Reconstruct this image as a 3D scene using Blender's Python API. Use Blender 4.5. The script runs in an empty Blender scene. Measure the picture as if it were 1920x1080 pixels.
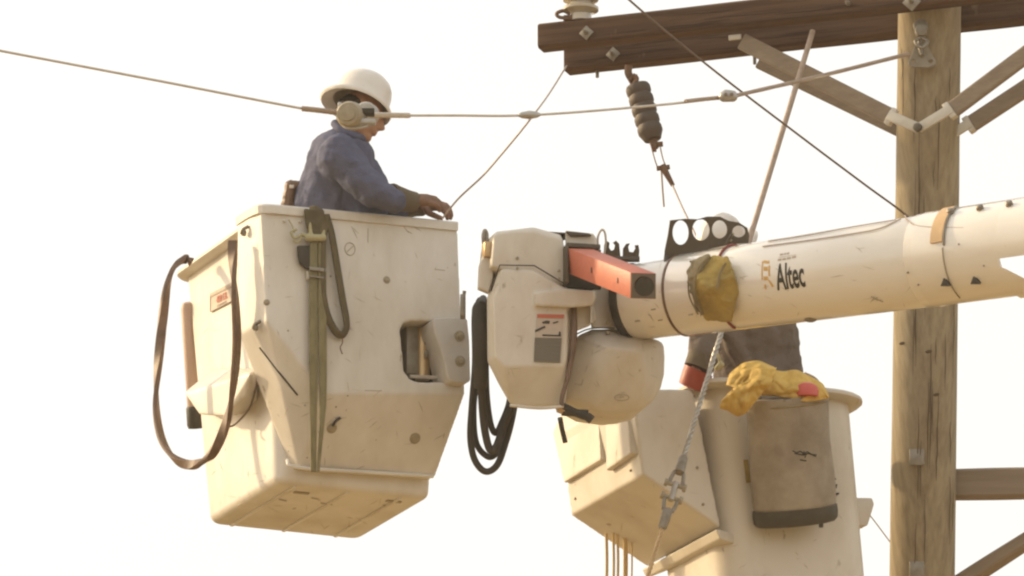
import bpy, bmesh, math, random
from mathutils import Vector as V, Matrix, noise
random.seed(7)
S = bpy.context.scene
C = S.collection
R = math.radians

# ------------------------------------------------------------------ camera, light, exposure
CAM = V((0, 0, 1.6)); PITCH = R(16); FPX = 13760.0
cd = bpy.data.cameras.new('camera'); cam = bpy.data.objects.new('camera', cd); C.objects.link(cam)
cam.location = CAM; cam.rotation_euler = (R(90) + PITCH, 0, 0)
cd.sensor_width = 36; cd.lens = 36 * FPX / 1920; cd.clip_start = .5; cd.clip_end = 6000
S.camera = cam
SUN_EL, SUN_AZ = R(24), R(-66)          # azimuth from +Y, towards -X: low sun behind the left of the frame
w = bpy.data.worlds.new('World'); S.world = w; w.use_nodes = True
nt = w.node_tree; nt.nodes.clear()
out = nt.nodes.new('ShaderNodeOutputWorld'); bg = nt.nodes.new('ShaderNodeBackground')
sky = nt.nodes.new('ShaderNodeTexSky'); sky.sky_type = 'NISHITA'; sky.sun_disc = False
sky.sun_elevation = SUN_EL; sky.sun_rotation = SUN_AZ; sky.dust_density = 6; sky.air_density = 1.2
hz = nt.nodes.new('ShaderNodeMix'); hz.data_type = 'RGBA'; hz.inputs[0].default_value = .6
nt.links.new(sky.outputs[0], hz.inputs[6]); hz.inputs[7].default_value = (7.5, 7.1, 6.4, 1)   # thin bright overcast veil
nt.links.new(hz.outputs[2], bg.inputs[0]); bg.inputs[1].default_value = .1
nt.links.new(bg.outputs[0], out.inputs[0])
sd = bpy.data.lights.new('sun', 'SUN'); sd.energy = 2.0; sd.angle = R(1.5); sd.color = (1, .77, .46)
so = bpy.data.objects.new('sun', sd); C.objects.link(so)
sdir = V((math.sin(SUN_AZ) * math.cos(SUN_EL), math.cos(SUN_AZ) * math.cos(SUN_EL), math.sin(SUN_EL)))
so.rotation_euler = sdir.to_track_quat('Z', 'Y').to_euler(); so.location = (-20, 20, 30)
S.view_settings.view_transform = 'Standard'; S.view_settings.look = 'None'
S.view_settings.exposure = .95; S.view_settings.gamma = 1; S.view_settings.use_curve_mapping = False
S.render.engine = 'CYCLES'; S.cycles.pixel_filter_type = 'BLACKMAN_HARRIS'; S.cycles.filter_width = 2.3

# ------------------------------------------------------------------ helpers: geometry
FWD = V((0, math.cos(PITCH), math.sin(PITCH))); UP = V((0, -math.sin(PITCH), math.cos(PITCH))); RT = V((1, 0, 0))
def ray(x, y): return FWD + RT * ((x - 960) / FPX) - UP * ((y - 540) / FPX)
def P(x, y, dd=0): return CAM + ray(x, y) * (32.0 + dd)
class Frame:
    def __init__(s, o, yaw):
        s.o = o; s.u = V((math.cos(yaw), math.sin(yaw), 0)); s.v = V((-math.sin(yaw), math.cos(yaw), 0)); s.z = V((0, 0, 1))
    def w(s, u, v, z): return s.o + s.u * u + s.v * v + s.z * z
    def hv(s, x, y, v):
        r = ray(x, y); t = (s.o + s.v * v - CAM).dot(s.v) / r.dot(s.v); return CAM + r * t
    def hu(s, x, y, u):
        r = ray(x, y); t = (s.o + s.u * u - CAM).dot(s.u) / r.dot(s.u); return CAM + r * t
    def hz(s, x, y, z):
        r = ray(x, y); t = (s.o.z + z - CAM.z) / r.z; return CAM + r * t
    def loc(s, p): q = p - s.o; return V((q.dot(s.u), q.dot(s.v), q.z))

def empty(name, loc, label, cat, group=None):
    o = bpy.data.objects.new(name, None); C.objects.link(o); o.location = loc; o.empty_display_size = .1
    o['label'] = label; o['category'] = cat
    if group: o['group'] = group
    bpy.context.view_layer.update()
    return o
def top(o, label, cat, group=None, kind=None):
    if label: o['label'] = label
    if cat: o['category'] = cat
    if group: o['group'] = group
    if kind: o['kind'] = kind
    return o
def abs_loc(o):
    p = o.location.copy()
    while o.parent: o = o.parent; p += o.location
    return p
def link(name, me, mat, parent=None, smooth=False):
    """world-space mesh -> object with its origin at the centre of its own box"""
    xs = [v.co for v in me.vertices]
    c = V([(min(p[i] for p in xs) + max(p[i] for p in xs)) / 2 for i in range(3)])
    if not parent: c.z = min(p.z for p in xs)
    me.transform(Matrix.Translation(-c))
    o = bpy.data.objects.new(name, me); C.objects.link(o)
    if parent: o.parent = parent; o.location = c - abs_loc(parent)
    else: o.location = c
    me.materials.clear()
    if mat: me.materials.append(mat)
    if smooth is True: 
        for p in me.polygons: p.use_smooth = True
    elif smooth:
        me.shade_smooth_by_angle(angle=smooth) if hasattr(me, 'shade_smooth_by_angle') else None
    return o
def smooth_angle(me, ang=R(35)):
    for p in me.polygons: p.use_smooth = True
    bm = bmesh.new(); bm.from_mesh(me)
    for e in bm.edges:
        if len(e.link_faces) == 2 and e.calc_face_angle(0) > ang: e.smooth = False
    bm.to_mesh(me); bm.free()
def to_me(bm):
    bmesh.ops.recalc_face_normals(bm, faces=bm.faces[:])
    me = bpy.data.meshes.new('m'); bm.to_mesh(me); bm.free(); return me
def bake(me, mods):
    """run modifiers over a mesh, give back the new mesh"""
    o = bpy.data.objects.new('t', me); C.objects.link(o); tmp = []
    for kind, kw in mods:
        m = o.modifiers.new('m', kind)
        for k, val in kw.items(): setattr(m, k, val)
    dg = bpy.context.evaluated_depsgraph_get(); dg.update()
    r = bpy.data.meshes.new_from_object(o.evaluated_get(dg)); bpy.data.objects.remove(o); return r
def bevel(me, wd, seg=3, ang=R(30)):
    return bake(me, [('BEVEL', dict(width=wd, segments=seg, limit_method='ANGLE', angle_limit=ang))])
def hull_into(bm, pts):
    b = bmesh.new()
    for p in pts: b.verts.new(p)
    r = bmesh.ops.convex_hull(b, input=b.verts[:])
    dead = list({g for k in ('geom_interior', 'geom_unused') for g in r[k] if isinstance(g, bmesh.types.BMVert)})
    bmesh.ops.delete(b, geom=dead, context='VERTS')
    me = bpy.data.meshes.new('h'); b.to_mesh(me); b.free(); bm.from_mesh(me); bpy.data.meshes.remove(me)
def hull_me(pts, wd=.01, seg=3):
    bm = bmesh.new(); hull_into(bm, pts)
    bmesh.ops.remove_doubles(bm, verts=bm.verts[:], dist=1e-4)
    bmesh.ops.dissolve_limit(bm, angle_limit=R(1.5), verts=bm.verts[:], edges=bm.edges[:])
    me = to_me(bm)
    if wd: me = bevel(me, wd, seg)
    smooth_angle(me); return me
def sph(c, r, sc=(1, 1, 1), rot=None, n=14):
    ps = []
    for i in range(n // 2 + 1):
        a = math.pi * i / (n // 2)
        for j in range(n):
            b = 2 * math.pi * j / n
            d = V((math.sin(a) * math.cos(b) * sc[0], math.sin(a) * math.sin(b) * sc[1], math.cos(a) * sc[2])) * r
            if rot: d = rot @ d
            ps.append(c + d)
    return ps
def cap(p0, r0, p1, r1, sc=(1, 1, 1)): return sph(p0, r0, sc) + sph(p1, r1, sc)
def blob(hulls, vox=.01, it=4, disp=None, cut=None):
    bm = bmesh.new()
    for h in hulls: hull_into(bm, h)
    me = to_me(bm); mods = []
    if cut:
        ob = bpy.data.objects.new('cut', cut); C.objects.link(ob)
        mods.append(('BOOLEAN', dict(operation='DIFFERENCE', object=ob, solver='EXACT')))
    mods += [('REMESH', dict(mode='VOXEL', voxel_size=vox)), ('SMOOTH', dict(factor=.5, iterations=it))]
    if disp:
        for i, (size, st) in enumerate(disp):
            t = bpy.data.textures.new('t', 'CLOUDS'); t.noise_scale = size; t.noise_depth = 2
            mods.append(('DISPLACE', dict(texture=t, strength=st, mid_level=.5, texture_coords='LOCAL')))
    r = bake(me, mods)
    if cut: bpy.data.objects.remove(ob)
    for p in r.polygons: p.use_smooth = True
    return r
def prism_me(front, off, wd=.006, seg=2):
    """polygon (world points) pushed along the vector off; any outline"""
    n = len(front); bm = bmesh.new()
    a = [bm.verts.new(p) for p in front]; b = [bm.verts.new(p + off) for p in front]
    bm.faces.new(a); bm.faces.new(b[::-1])
    for i in range(n): bm.faces.new((a[i], b[i], b[(i + 1) % n], a[(i + 1) % n]))
    me = to_me(bm)
    if wd: me = bevel(me, wd, seg)
    smooth_angle(me); return me
def ring_loft(rings, close=True, caps=True):
    bm = bmesh.new(); rs = [[bm.verts.new(p) for p in r] for r in rings]; n = len(rings[0])
    for a, b in zip(rs, rs[1:]):
        for i in range(n if close else n - 1): bm.faces.new((a[i], a[(i + 1) % n], b[(i + 1) % n], b[i]))
    if caps and close: bm.faces.new(rs[0][::-1]); bm.faces.new(rs[-1])
    return to_me(bm)
def smooth_path(pts, k=8):
    if len(pts) < 3: return list(pts)
    o = []; q = [pts[0] * 2 - pts[1]] + list(pts) + [pts[-1] * 2 - pts[-2]]
    for i in range(1, len(q) - 2):
        for j in range(k):
            t = j / k; a, b, c, d = q[i - 1], q[i], q[i + 1], q[i + 2]
            o.append(.5 * ((2 * b) + (c - a) * t + (2 * a - 5 * b + 4 * c - d) * t * t + (3 * b - a - 3 * c + d) * t ** 3))
    o.append(pts[-1]); return o
def frames(path):
    T = [(path[min(i + 1, len(path) - 1)] - path[max(i - 1, 0)]).normalized() for i in range(len(path))]
    n = T[0].orthogonal().normalized(); out_ = []
    for t in T: n = (n - t * n.dot(t)).normalized(); out_.append((t, n, t.cross(n)))
    return out_
def tube_me(path, r, seg=10, k=8, twist=0, sect=None):
    """round rope, or any section list of (a,b) offsets; r may be a list"""
    pts = smooth_path(path, k) if k else list(path); fr = frames(pts); rings = []
    for i, (p, (t, n, b)) in enumerate(zip(pts, fr)):
        f = i / max(1, len(pts) - 1)
        rr = r if not isinstance(r, (list, tuple)) else r[min(int(f * (len(r) - 1)), len(r) - 2)] * (1 - (f * (len(r) - 1) - min(int(f * (len(r) - 1)), len(r) - 2))) + r[min(int(f * (len(r) - 1)), len(r) - 2) + 1] * (f * (len(r) - 1) - min(int(f * (len(r) - 1)), len(r) - 2))
        ph = twist * f
        rings.append([p + n * (rr * math.cos(2 * math.pi * j / seg + ph)) + b * (rr * math.sin(2 * math.pi * j / seg + ph)) for j in range(seg)])
    me = ring_loft(rings); smooth_angle(me, R(50)); return me
def strap_me(path, wdir, wd, th, k=8, twist=0):
    """flat webbing: width along wdir (turned by twist along its run)"""
    pts = smooth_path(path, k); rings = []
    for i, p in enumerate(pts):
        t = (pts[min(i + 1, len(pts) - 1)] - pts[max(i - 1, 0)]).normalized()
        a = twist(i / (len(pts) - 1)) if callable(twist) else twist
        ww = (wdir - t * wdir.dot(t)).normalized(); ww = Matrix.Rotation(a, 3, t) @ ww; nn = t.cross(ww)
        rings.append([p + ww * (wd / 2 * sx) + nn * (th / 2 * sy) for sx, sy in ((-1, -.6), (-.9, -1), (.9, -1), (1, -.6), (1, .6), (.9, 1), (-.9, 1), (-1, .6))])
    me = ring_loft(rings); smooth_angle(me, R(60)); return me
def cyl_me(p0, p1, r0, r1=None, seg=20, wd=.0):
    r1 = r0 if r1 is None else r1
    t = (p1 - p0).normalized(); n = t.orthogonal().normalized(); b = t.cross(n)
    c = lambda p, r: [p + n * r * math.cos(2 * math.pi * j / seg) + b * r * math.sin(2 * math.pi * j / seg) for j in range(seg)]
    me = ring_loft([c(p0, r0), c(p1, r1)])
    if wd: me = bevel(me, wd, 2)
    smooth_angle(me); return me
def lathe_me(p0, axis, prof, seg=28, sc=(1, 1), ref=None):
    """profile of (distance along axis, radius)"""
    t = axis.normalized(); n = (ref - t * ref.dot(t)).normalized() if ref else t.orthogonal().normalized(); b = t.cross(n)
    rings = [[p0 + t * h + n * (max(r, 1e-4) * sc[0] * math.cos(2 * math.pi * j / seg)) + b * (max(r, 1e-4) * sc[1] * math.sin(2 * math.pi * j / seg)) for j in range(seg)] for h, r in prof]
    me = ring_loft(rings); smooth_angle(me, R(40)); return me
def box_me(c, ax, ay, az, wd=.003):
    me = hull_me([c + ax * i + ay * j + az * k for i in (-1, 1) for j in (-1, 1) for k in (-1, 1)], wd, 2); return me
def join(*mes):
    bm = bmesh.new()
    for m in mes: bm.from_mesh(m)
    me = bpy.data.meshes.new('j'); bm.to_mesh(me); bm.free(); return me
def holes_me(outer, holes, org, ex, ey, ez, th, bev=.002):
    """flat plate with holes, 2-D outlines in metres about org, filled by a curve"""
    cu = bpy.data.curves.new('c', 'CURVE'); cu.dimensions = '2D'; cu.fill_mode = 'BOTH'; cu.extrude = th / 2 - bev; cu.bevel_depth = bev; cu.offset = -bev
    for pl in [outer] + holes:
        s = cu.splines.new('POLY'); s.points.add(len(pl) - 1); s.use_cyclic_u = True
        for q, (x, y) in zip(s.points, pl): q.co = (x, y, 0, 1)
    return curve_me(cu, org, ex, ey, ez)
def curve_me(cu, org, ex, ey, ez):
    o = bpy.data.objects.new('t', cu); C.objects.link(o); dg = bpy.context.evaluated_depsgraph_get(); dg.update()
    me = bpy.data.meshes.new_from_object(o.evaluated_get(dg)); bpy.data.objects.remove(o)
    for v_ in me.vertices: x, y, z = v_.co; v_.co = org + ex * x + ey * y + ez * z
    return me
def text_me(s, size, fn, th=.0015, bold=0, sx=1):
    cu = bpy.data.curves.new('t', 'FONT'); cu.body = s; cu.size = size; cu.extrude = th; cu.offset = bold; cu.align_x = 'CENTER'; cu.align_y = 'CENTER'
    me = curve_me(cu, V(), V((1, 0, 0)), V((0, 1, 0)), V((0, 0, 1)))
    bm = bmesh.new(); bm.from_mesh(me)
    bmesh.ops.triangulate(bm, faces=bm.faces[:])
    if size > .1:
        for _ in range(3): bmesh.ops.subdivide_edges(bm, edges=[e for e in bm.edges if e.calc_length() > .012], cuts=1); bmesh.ops.triangulate(bm, faces=bm.faces[:])
    bm.to_mesh(me); bm.free()
    for v_ in me.vertices: v_.co = fn(v_.co.x * sx, v_.co.y, v_.co.z)
    return me
def copy_part(o, parent, name=None):
    c = o.copy(); C.objects.link(c); c.parent = parent
    if name: c.name = name
    return c

# ------------------------------------------------------------------ helpers: materials
def mat(name, col, rough=.5, metal=0, col2=None, sc=6, stretch=(1, 1, 1), amt=.5, bump=.15, bsc=60, coat=0, spots=None, lo=.4, hi=.7, spec=.5, trans=0, folds=0, rot=(0, 0, 0), spot_sc=14, spot_lo=.66):
    m = bpy.data.materials.new(name); m.use_nodes = True; n = m.node_tree.nodes; l = m.node_tree.links
    b = n['Principled BSDF']; b.inputs['Roughness'].default_value = rough; b.inputs['Metallic'].default_value = metal
    b.inputs['Specular IOR Level'].default_value = spec; b.inputs['Coat Weight'].default_value = coat; b.inputs['Coat Roughness'].default_value = .12
    if trans: b.inputs['Transmission Weight'].default_value = trans
    tc = n.new('ShaderNodeTexCoord'); mp = n.new('ShaderNodeMapping'); mp.inputs['Scale'].default_value = stretch; mp.inputs['Rotation'].default_value = rot
    l.new(tc.outputs['Object'], mp.inputs[0])
    col2 = col2 or tuple(c * .7 for c in col)
    nz = n.new('ShaderNodeTexNoise'); nz.inputs['Scale'].default_value = sc; nz.inputs['Detail'].default_value = 8; nz.inputs['Roughness'].default_value = .62
    l.new(mp.outputs[0], nz.inputs['Vector'])
    rp = n.new('ShaderNodeMapRange'); rp.inputs[1].default_value = lo; rp.inputs[2].default_value = hi; rp.inputs[4].default_value = amt
    l.new(nz.outputs[0], rp.inputs[0])
    mx = n.new('ShaderNodeMix'); mx.data_type = 'RGBA'; mx.inputs[6].default_value = (*col, 1); mx.inputs[7].default_value = (*col2, 1)
    l.new(rp.outputs[0], mx.inputs[0]); last = mx.outputs[2]
    if spots:
        n2 = n.new('ShaderNodeTexNoise'); n2.inputs['Scale'].default_value = spot_sc; n2.inputs['Detail'].default_value = 3
        mp2 = n.new('ShaderNodeMapping'); mp2.inputs['Scale'].default_value = (1, 1, .55); l.new(tc.outputs['Object'], mp2.inputs[0]); l.new(mp2.outputs[0], n2.inputs['Vector'])
        r2 = n.new('ShaderNodeMapRange'); r2.inputs[1].default_value = spot_lo; r2.inputs[2].default_value = spot_lo + .06; r2.inputs[4].default_value = .75
        l.new(n2.outputs[0], r2.inputs[0]); m2 = n.new('ShaderNodeMix'); m2.data_type = 'RGBA'
        l.new(r2.outputs[0], m2.inputs[0]); l.new(last, m2.inputs[6]); m2.inputs[7].default_value = (*spots, 1); last = m2.outputs[2]
    l.new(last, b.inputs['Base Color'])
    rr = n.new('ShaderNodeMapRange'); rr.inputs[3].default_value = rough * .85; rr.inputs[4].default_value = min(1, rough * 1.3); l.new(nz.outputs[0], rr.inputs[0]); l.new(rr.outputs[0], b.inputs['Roughness'])
    if bump:
        n3 = n.new('ShaderNodeTexNoise'); n3.inputs['Scale'].default_value = bsc; n3.inputs['Detail'].default_value = 5
        l.new(mp.outputs[0], n3.inputs['Vector']); bp = n.new('ShaderNodeBump')
        if folds:
            n4 = n.new('ShaderNodeTexNoise'); n4.noise_type = 'RIDGED_MULTIFRACTAL'; n4.inputs['Scale'].default_value = folds; n4.inputs['Detail'].default_value = 2; n4.inputs['Distortion'].default_value = .8
            m4 = n.new('ShaderNodeMapping'); m4.inputs['Rotation'].default_value = (.5, .4, 0); m4.inputs['Scale'].default_value = (1, 1, 2.2); l.new(tc.outputs['Object'], m4.inputs[0]); l.new(m4.outputs[0], n4.inputs['Vector'])
            b4 = n.new('ShaderNodeBump'); b4.inputs['Strength'].default_value = .55; b4.inputs['Distance'].default_value = .022; l.new(n4.outputs[0], b4.inputs['Height']); l.new(b4.outputs[0], bp.inputs['Normal']); bp.inputs['Strength'].default_value = bump; bp.inputs['Distance'].default_value = .01
        l.new(n3.outputs[0], bp.inputs['Height']); l.new(bp.outputs[0], b.inputs['Normal'])
    return m
M = {}
M['gel'] = mat('white_gelcoat', (.68, .645, .585), .42, col2=(.47, .41, .32), sc=2.6, stretch=(1, 1, .45), amt=.8, lo=.42, hi=.74, bump=.05, bsc=26, spots=(.30, .23, .15), spot_sc=21, spot_lo=.705)
M['gel2'] = mat('aged_gelcoat', (.62, .57, .485), .45, col2=(.42, .34, .24), sc=3.4, stretch=(1, 1, .6), amt=.6, lo=.45, hi=.75, bump=.06, bsc=30, spots=(.25, .19, .12), spot_sc=17, spot_lo=.70)
M['boom'] = mat('boom_paint', (.79, .75, .68), .18, col2=(.64, .57, .47), sc=3, stretch=(.4, .4, 1), amt=.45, lo=.45, hi=.75, bump=.02, bsc=12, coat=1, spots=(.36, .29, .2), spot_sc=24, spot_lo=.72)
M['grey'] = mat('grey_cast', (.52, .49, .445), .5, col2=(.42, .37, .31), sc=9, amt=.6, bump=.1)
M['pole'] = mat('weathered_pole', (.35, .29, .195), .85, col2=(.215, .17, .11), sc=8, stretch=(5, 5, .2), amt=.8, lo=.38, hi=.68, bump=.5, bsc=12, spots=(.20, .145, .09), spot_sc=4.0, spot_lo=.70, spec=.2)
M['arm'] = mat('dark_timber', (.12, .068, .041), .85, col2=(.062, .035, .022), sc=6, stretch=(.3, 7, 7), amt=.85, lo=.38, hi=.66, bump=.5, bsc=10, spots=(.20, .13, .085), spot_sc=8, spot_lo=.68, spec=.2)
M['knot'] = mat('wood_knot', (.13, .085, .05), .85, sc=30, amt=.6, bump=.3)
M['crack'] = mat('timber_crack', (.045, .026, .016), .9, sc=30, amt=.6, bump=.1)
M['grime'] = mat('rubbed_grime', (.47, .40, .31), .6, sc=20, amt=.8, col2=(.36, .29, .21), bump=.1)
M['brace'] = mat('brace_timber', (.285, .225, .165), .8, col2=(.20, .155, .11), sc=7, stretch=(.3, 5, 5), amt=.7, bump=.3, bsc=12, spec=.25)
M['steel'] = mat('galvanised_steel', (.46, .44, .40), .42, .6, col2=(.33, .29, .24), sc=14, amt=.7, bump=.15)
M['steel2'] = mat('dull_steel', (.30, .27, .22), .5, .5, col2=(.17, .13, .09), sc=18, amt=.7, bump=.2)
M['zinc'] = mat('pale_zinc_tab', (.60, .56, .48), .45, .1, col2=(.45, .4, .32), sc=14, amt=.6, bump=.1)
M['zincd'] = mat('weathered_zinc', (.30, .265, .21), .6, .2, col2=(.2, .165, .12), sc=14, amt=.7, bump=.15)
M['wire'] = mat('aged_aluminium_wire', (.40, .31, .24), .5, .2, col2=(.25, .18, .13), sc=30, amt=.5, bump=0)
M['wire2'] = mat('dark_wire', (.16, .11, .08), .55, .2, sc=30, amt=.5, bump=0)
M['cond'] = mat('bright_conductor', (.60, .54, .46), .42, .4, col2=(.40, .33, .26), sc=30, amt=.4, bump=0)
M['rubber'] = mat('black_rubber', (.032, .026, .018), .6, col2=(.06, .048, .034), sc=12, amt=.7, bump=.25, bsc=50)
M['dark'] = mat('dark_parts_and_void_shade', (.05, .04, .026), .7, sc=10, amt=.5, bump=.1)  # near-black for dark parts; also puts shade into bore, slots and recesses
M['rack'] = mat('dark_plastic_rack', (.075, .055, .035), .5, col2=(.12, .09, .06), sc=14, amt=.5, bump=.1)
M['hose'] = mat('brown_rubber_hose', (.17, .10, .06), .5, col2=(.06, .035, .02), sc=14, amt=.6, bump=.2)
M['web'] = mat('olive_webbing', (.24, .21, .115), .9, col2=(.13, .11, .055), sc=10, stretch=(3, 3, 1), amt=.7, bump=.5, bsc=160, spec=.15)
M['webd'] = mat('dark_olive_belt', (.105, .085, .05), .85, col2=(.2, .16, .09), sc=12, amt=.5, bump=.3, bsc=120, spec=.2)
M['cordy'] = mat('pale_yellow_cord', (.62, .47, .24), .8, sc=30, amt=.5, bump=.3, bsc=200)
M['rope'] = mat('pale_yellow_rope', (.42, .38, .22), .85, col2=(.28, .24, .13), sc=30, amt=.6, bump=.5, bsc=200)
M['denim'] = mat('blue_grey_work_jacket', (.125, .13, .19), .92, col2=(.08, .083, .125), sc=7, amt=.7, bump=.5, bsc=120, spec=.15, folds=5)
M['grey_cloth'] = mat('grey_brown_jacket', (.185, .150, .128), .92, col2=(.13, .105, .088), sc=7, amt=.7, bump=.5, bsc=120, spec=.15, folds=5)
M['trouser'] = mat('work_trousers', (.05, .055, .08), .9, sc=8, amt=.5, bump=.3)
M['skin'] = mat('skin', (.40, .22, .13), .55, col2=(.33, .165, .10), sc=14, amt=.6, bump=.1, bsc=90)
M['hair'] = mat('dark_brown_hair', (.035, .022, .014), .6, sc=40, stretch=(1, 1, .3), amt=.6, bump=.8, bsc=80)
M['hat'] = mat('white_hard_hat', (.70, .66, .60), .38, col2=(.56, .50, .42), sc=9, amt=.5, bump=.03, coat=.2, spots=(.35, .28, .2), spot_sc=30, spot_lo=.74)
M['glove'] = mat('brown_leather_glove', (.23, .125, .078), .75, col2=(.10, .055, .03), sc=14, amt=.7, bump=.5, bsc=70)
M['gaunt'] = mat('olive_gauntlet', (.14, .105, .065), .8, col2=(.08, .06, .035), sc=10, amt=.7, bump=.4, bsc=60)
M['redglove'] = mat('red_rubber_glove', (.36, .055, .025), .5, col2=(.22, .035, .018), sc=9, amt=.6, bump=.1)
M['red'] = mat('faded_orange_red_paint', (.56, .165, .10), .45, col2=(.44, .125, .08), sc=9, amt=.7, bump=.08, spots=(.26, .12, .08), spot_sc=26, spot_lo=.72)
M['yellow'] = mat('dirty_yellow_canvas', (.42, .30, .075), .8, col2=(.22, .155, .05), sc=9, amt=.8, bump=.5, bsc=40, folds=9)
M['khaki'] = mat('brown_khaki_canvas', (.30, .245, .14), .85, col2=(.14, .11, .06), sc=10, amt=.8, bump=.5, bsc=40, folds=9)
M['slick'] = mat('yellow_rain_coat', (.66, .44, .10), .65, col2=(.46, .285, .055), sc=9, amt=.9, bump=.25, bsc=22, folds=7)
M['canvas'] = mat('soiled_canvas', (.38, .33, .265), .92, col2=(.22, .18, .14), sc=4.5, amt=.9, bump=.5, bsc=140, spec=.15, spots=(.30, .24, .18), spot_sc=7, spot_lo=.64)
M['base'] = mat('dark_rubber_base', (.055, .046, .030), .6, col2=(.10, .08, .055), sc=12, amt=.6, bump=.2)
M['porc'] = mat('glazed_porcelain', (.50, .45, .36), .18, col2=(.40, .34, .25), sc=4, amt=.4, bump=0, coat=.8)
M['shed'] = mat('grey_polymer', (.085, .06, .043), .6, col2=(.06, .042, .03), sc=12, amt=.5, bump=.1)
M['rust'] = mat('rusty_iron', (.20, .12, .075), .7, .3, col2=(.12, .065, .04), sc=22, amt=.8, bump=.4)
M['bungee'] = mat('red_brown_cord', (.22, .05, .035), .8, sc=40, amt=.5, bump=.3, bsc=200)
M['redball'] = mat('red_plastic', (.60, .10, .075), .4, sc=10, amt=.3, bump=0)
M['black_ink'] = mat('black_print', (.035, .032, .022), .6, sc=30, amt=.5, bump=0)
M['amber_ink'] = mat('amber_print', (.62, .37, .09), .6, col2=(.5, .3, .1), sc=30, amt=.5, bump=0)
M['red_ink'] = mat('red_print', (.48, .13, .075), .6, sc=30, amt=.4, bump=0)
M['faint_ink'] = mat('faded_print', (.44, .35, .28), .6, sc=30, amt=.4, bump=0)
M['paper'] = mat('decal_white', (.50, .42, .34), .6, sc=30, amt=.3, bump=0)
M['text_grey'] = mat('grey_print_block', (.115, .10, .07), .6, col2=(.19, .165, .12), sc=5, stretch=(1, 1, 90), amt=.8, lo=.4, hi=.6, bump=0)
M['brass'] = mat('tan_plated_steel', (.55, .38, .20), .35, .7, sc=8, amt=.5, bump=.05)
M['pad'] = mat('ochre_wear_pad', (.60, .40, .20), .4, col2=(.5, .34, .18), sc=8, amt=.5, bump=.03)
M['liner'] = mat('worn_tube_liner', (.15, .115, .08), .6, sc=12, amt=.5, bump=.1)
M['bolt'] = mat('tan_bolt_cap', (.34, .29, .20), .5, col2=(.22, .18, .12), sc=40, amt=.5, bump=.1)
M['tubem'] = mat('pinkish_tube', (.50, .36, .28), .5, col2=(.42, .29, .22), sc=8, amt=.5, bump=.05)
M['ground'] = mat('dry_grass_ground', (.35, .255, .13), .95, col2=(.24, .17, .09), sc=.05, amt=.8, bump=.4, bsc=1.5, spec=.1)

# ------------------------------------------------------------------ ground
bm = bmesh.new(); g = 60; vs = [[bm.verts.new((-3000 + 6000 * i / g, -3000 + 6000 * j / g, 0)) for j in range(g + 1)] for i in range(g + 1)]
for i in range(g):
    for j in range(g): bm.faces.new((vs[i][j], vs[i + 1][j], vs[i + 1][j + 1], vs[i][j + 1]))
gr = link('ground', to_me(bm), M['ground']); gr['kind'] = 'structure'

# ------------------------------------------------------------------ utility pole with its two crossarms and braces
pt, pb = P(1744, -40, 1.5), P(1729, 1080, 1.5)
ax = (pt - pb); g0 = pb - ax * (pb.z / ax.z) - ax.normalized() * .3
pole = empty('utility_pole', V((g0.x, g0.y, 0)), 'round weathered timber utility pole carrying two dark crossarms', 'utility pole')
def pole_pt(y): return pb + ax * ((1080 - y) / 1120)
rings = []
n_r = 90; topz = pole_pt(-70)
for i in range(n_r + 1):
    f = i / n_r; c = g0 + (topz - g0) * f; r = .175 - .032 * f
    rings.append([c + V((math.cos(a), math.sin(a), 0)) * (r * (1 + .012 * noise.noise(V((math.cos(a) * 2, math.sin(a) * 2, f * 30))))) for a in [2 * math.pi * k / 40 for k in range(40)]])
me = ring_loft(rings)
for p in me.polygons: p.use_smooth = len(p.vertices) == 4
link('shaft', me, M['pole'], pole)
YA = R(-20)
AU = V((math.cos(YA), math.sin(YA), 0)); AV = V((-math.sin(YA), math.cos(YA), 0))
def arm_obj(pl, off):
    """a timber arm in its own axes so that the grain runs along it"""
    L0, L1, hw, hh = pl
    bm = bmesh.new(); rings = []
    N = 40
    for i in range(N + 1):
        x = L0 + (L1 - L0) * i / N; ch = .012
        e = .0035 * noise.noise(V((x * 2, off * 5, 0)))
        a, b = hw + e, hh + e
        rings.append([V((x, y, z)) for y, z in ((-a + ch, -b), (a - ch, -b), (a, -b + ch), (a, b - ch), (a - ch, b), (-a + ch, b), (-a, b - ch), (-a, -b + ch))])
    # small chamfer at the ends
    me = ring_loft(rings); me = bevel(me, .004, 2, R(50)); smooth_angle(me)
    return me
fa = P(1016, 72, 0)                # left end of the front arm; its depth follows from the pole
# front arm axis passes .22 in front of the pole axis
pc = pole_pt(0); frA = Frame(V((pc.x, pc.y, 0)), YA)
def arm(off, xl, yl, xr_u):
    ctr = frA.hv(xl, yl, off); L = frA.loc(ctr)
    o = bpy.data.objects.new('crossarm', arm_obj((L.x, xr_u, .048, .060), off)); C.objects.link(o); o.parent = pole
    o.location = V((pc.x, pc.y, ctr.z)) + AV * off - pole.location; o.rotation_euler = (0, 0, YA); o.data.materials.append(M['arm']); return o, ctr
armF, cF = arm(-.20, 1014, 72, 1.75)
armB, cB = arm(.20, 1063, 115, 1.75)
def child(o, name, me, m, smooth=False):
    """world mesh under a possibly rotated part"""
    bpy.context.view_layer.update()
    me.transform(o.matrix_world.inverted()); xs = [v.co for v in me.vertices]
    c = V([(min(p[i] for p in xs) + max(p[i] for p in xs)) / 2 for i in range(3)]); me.transform(Matrix.Translation(-c))
    n = bpy.data.objects.new(name, me); C.objects.link(n); n.parent = o; n.location = c; me.materials.clear(); me.materials.append(m); return n
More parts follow.
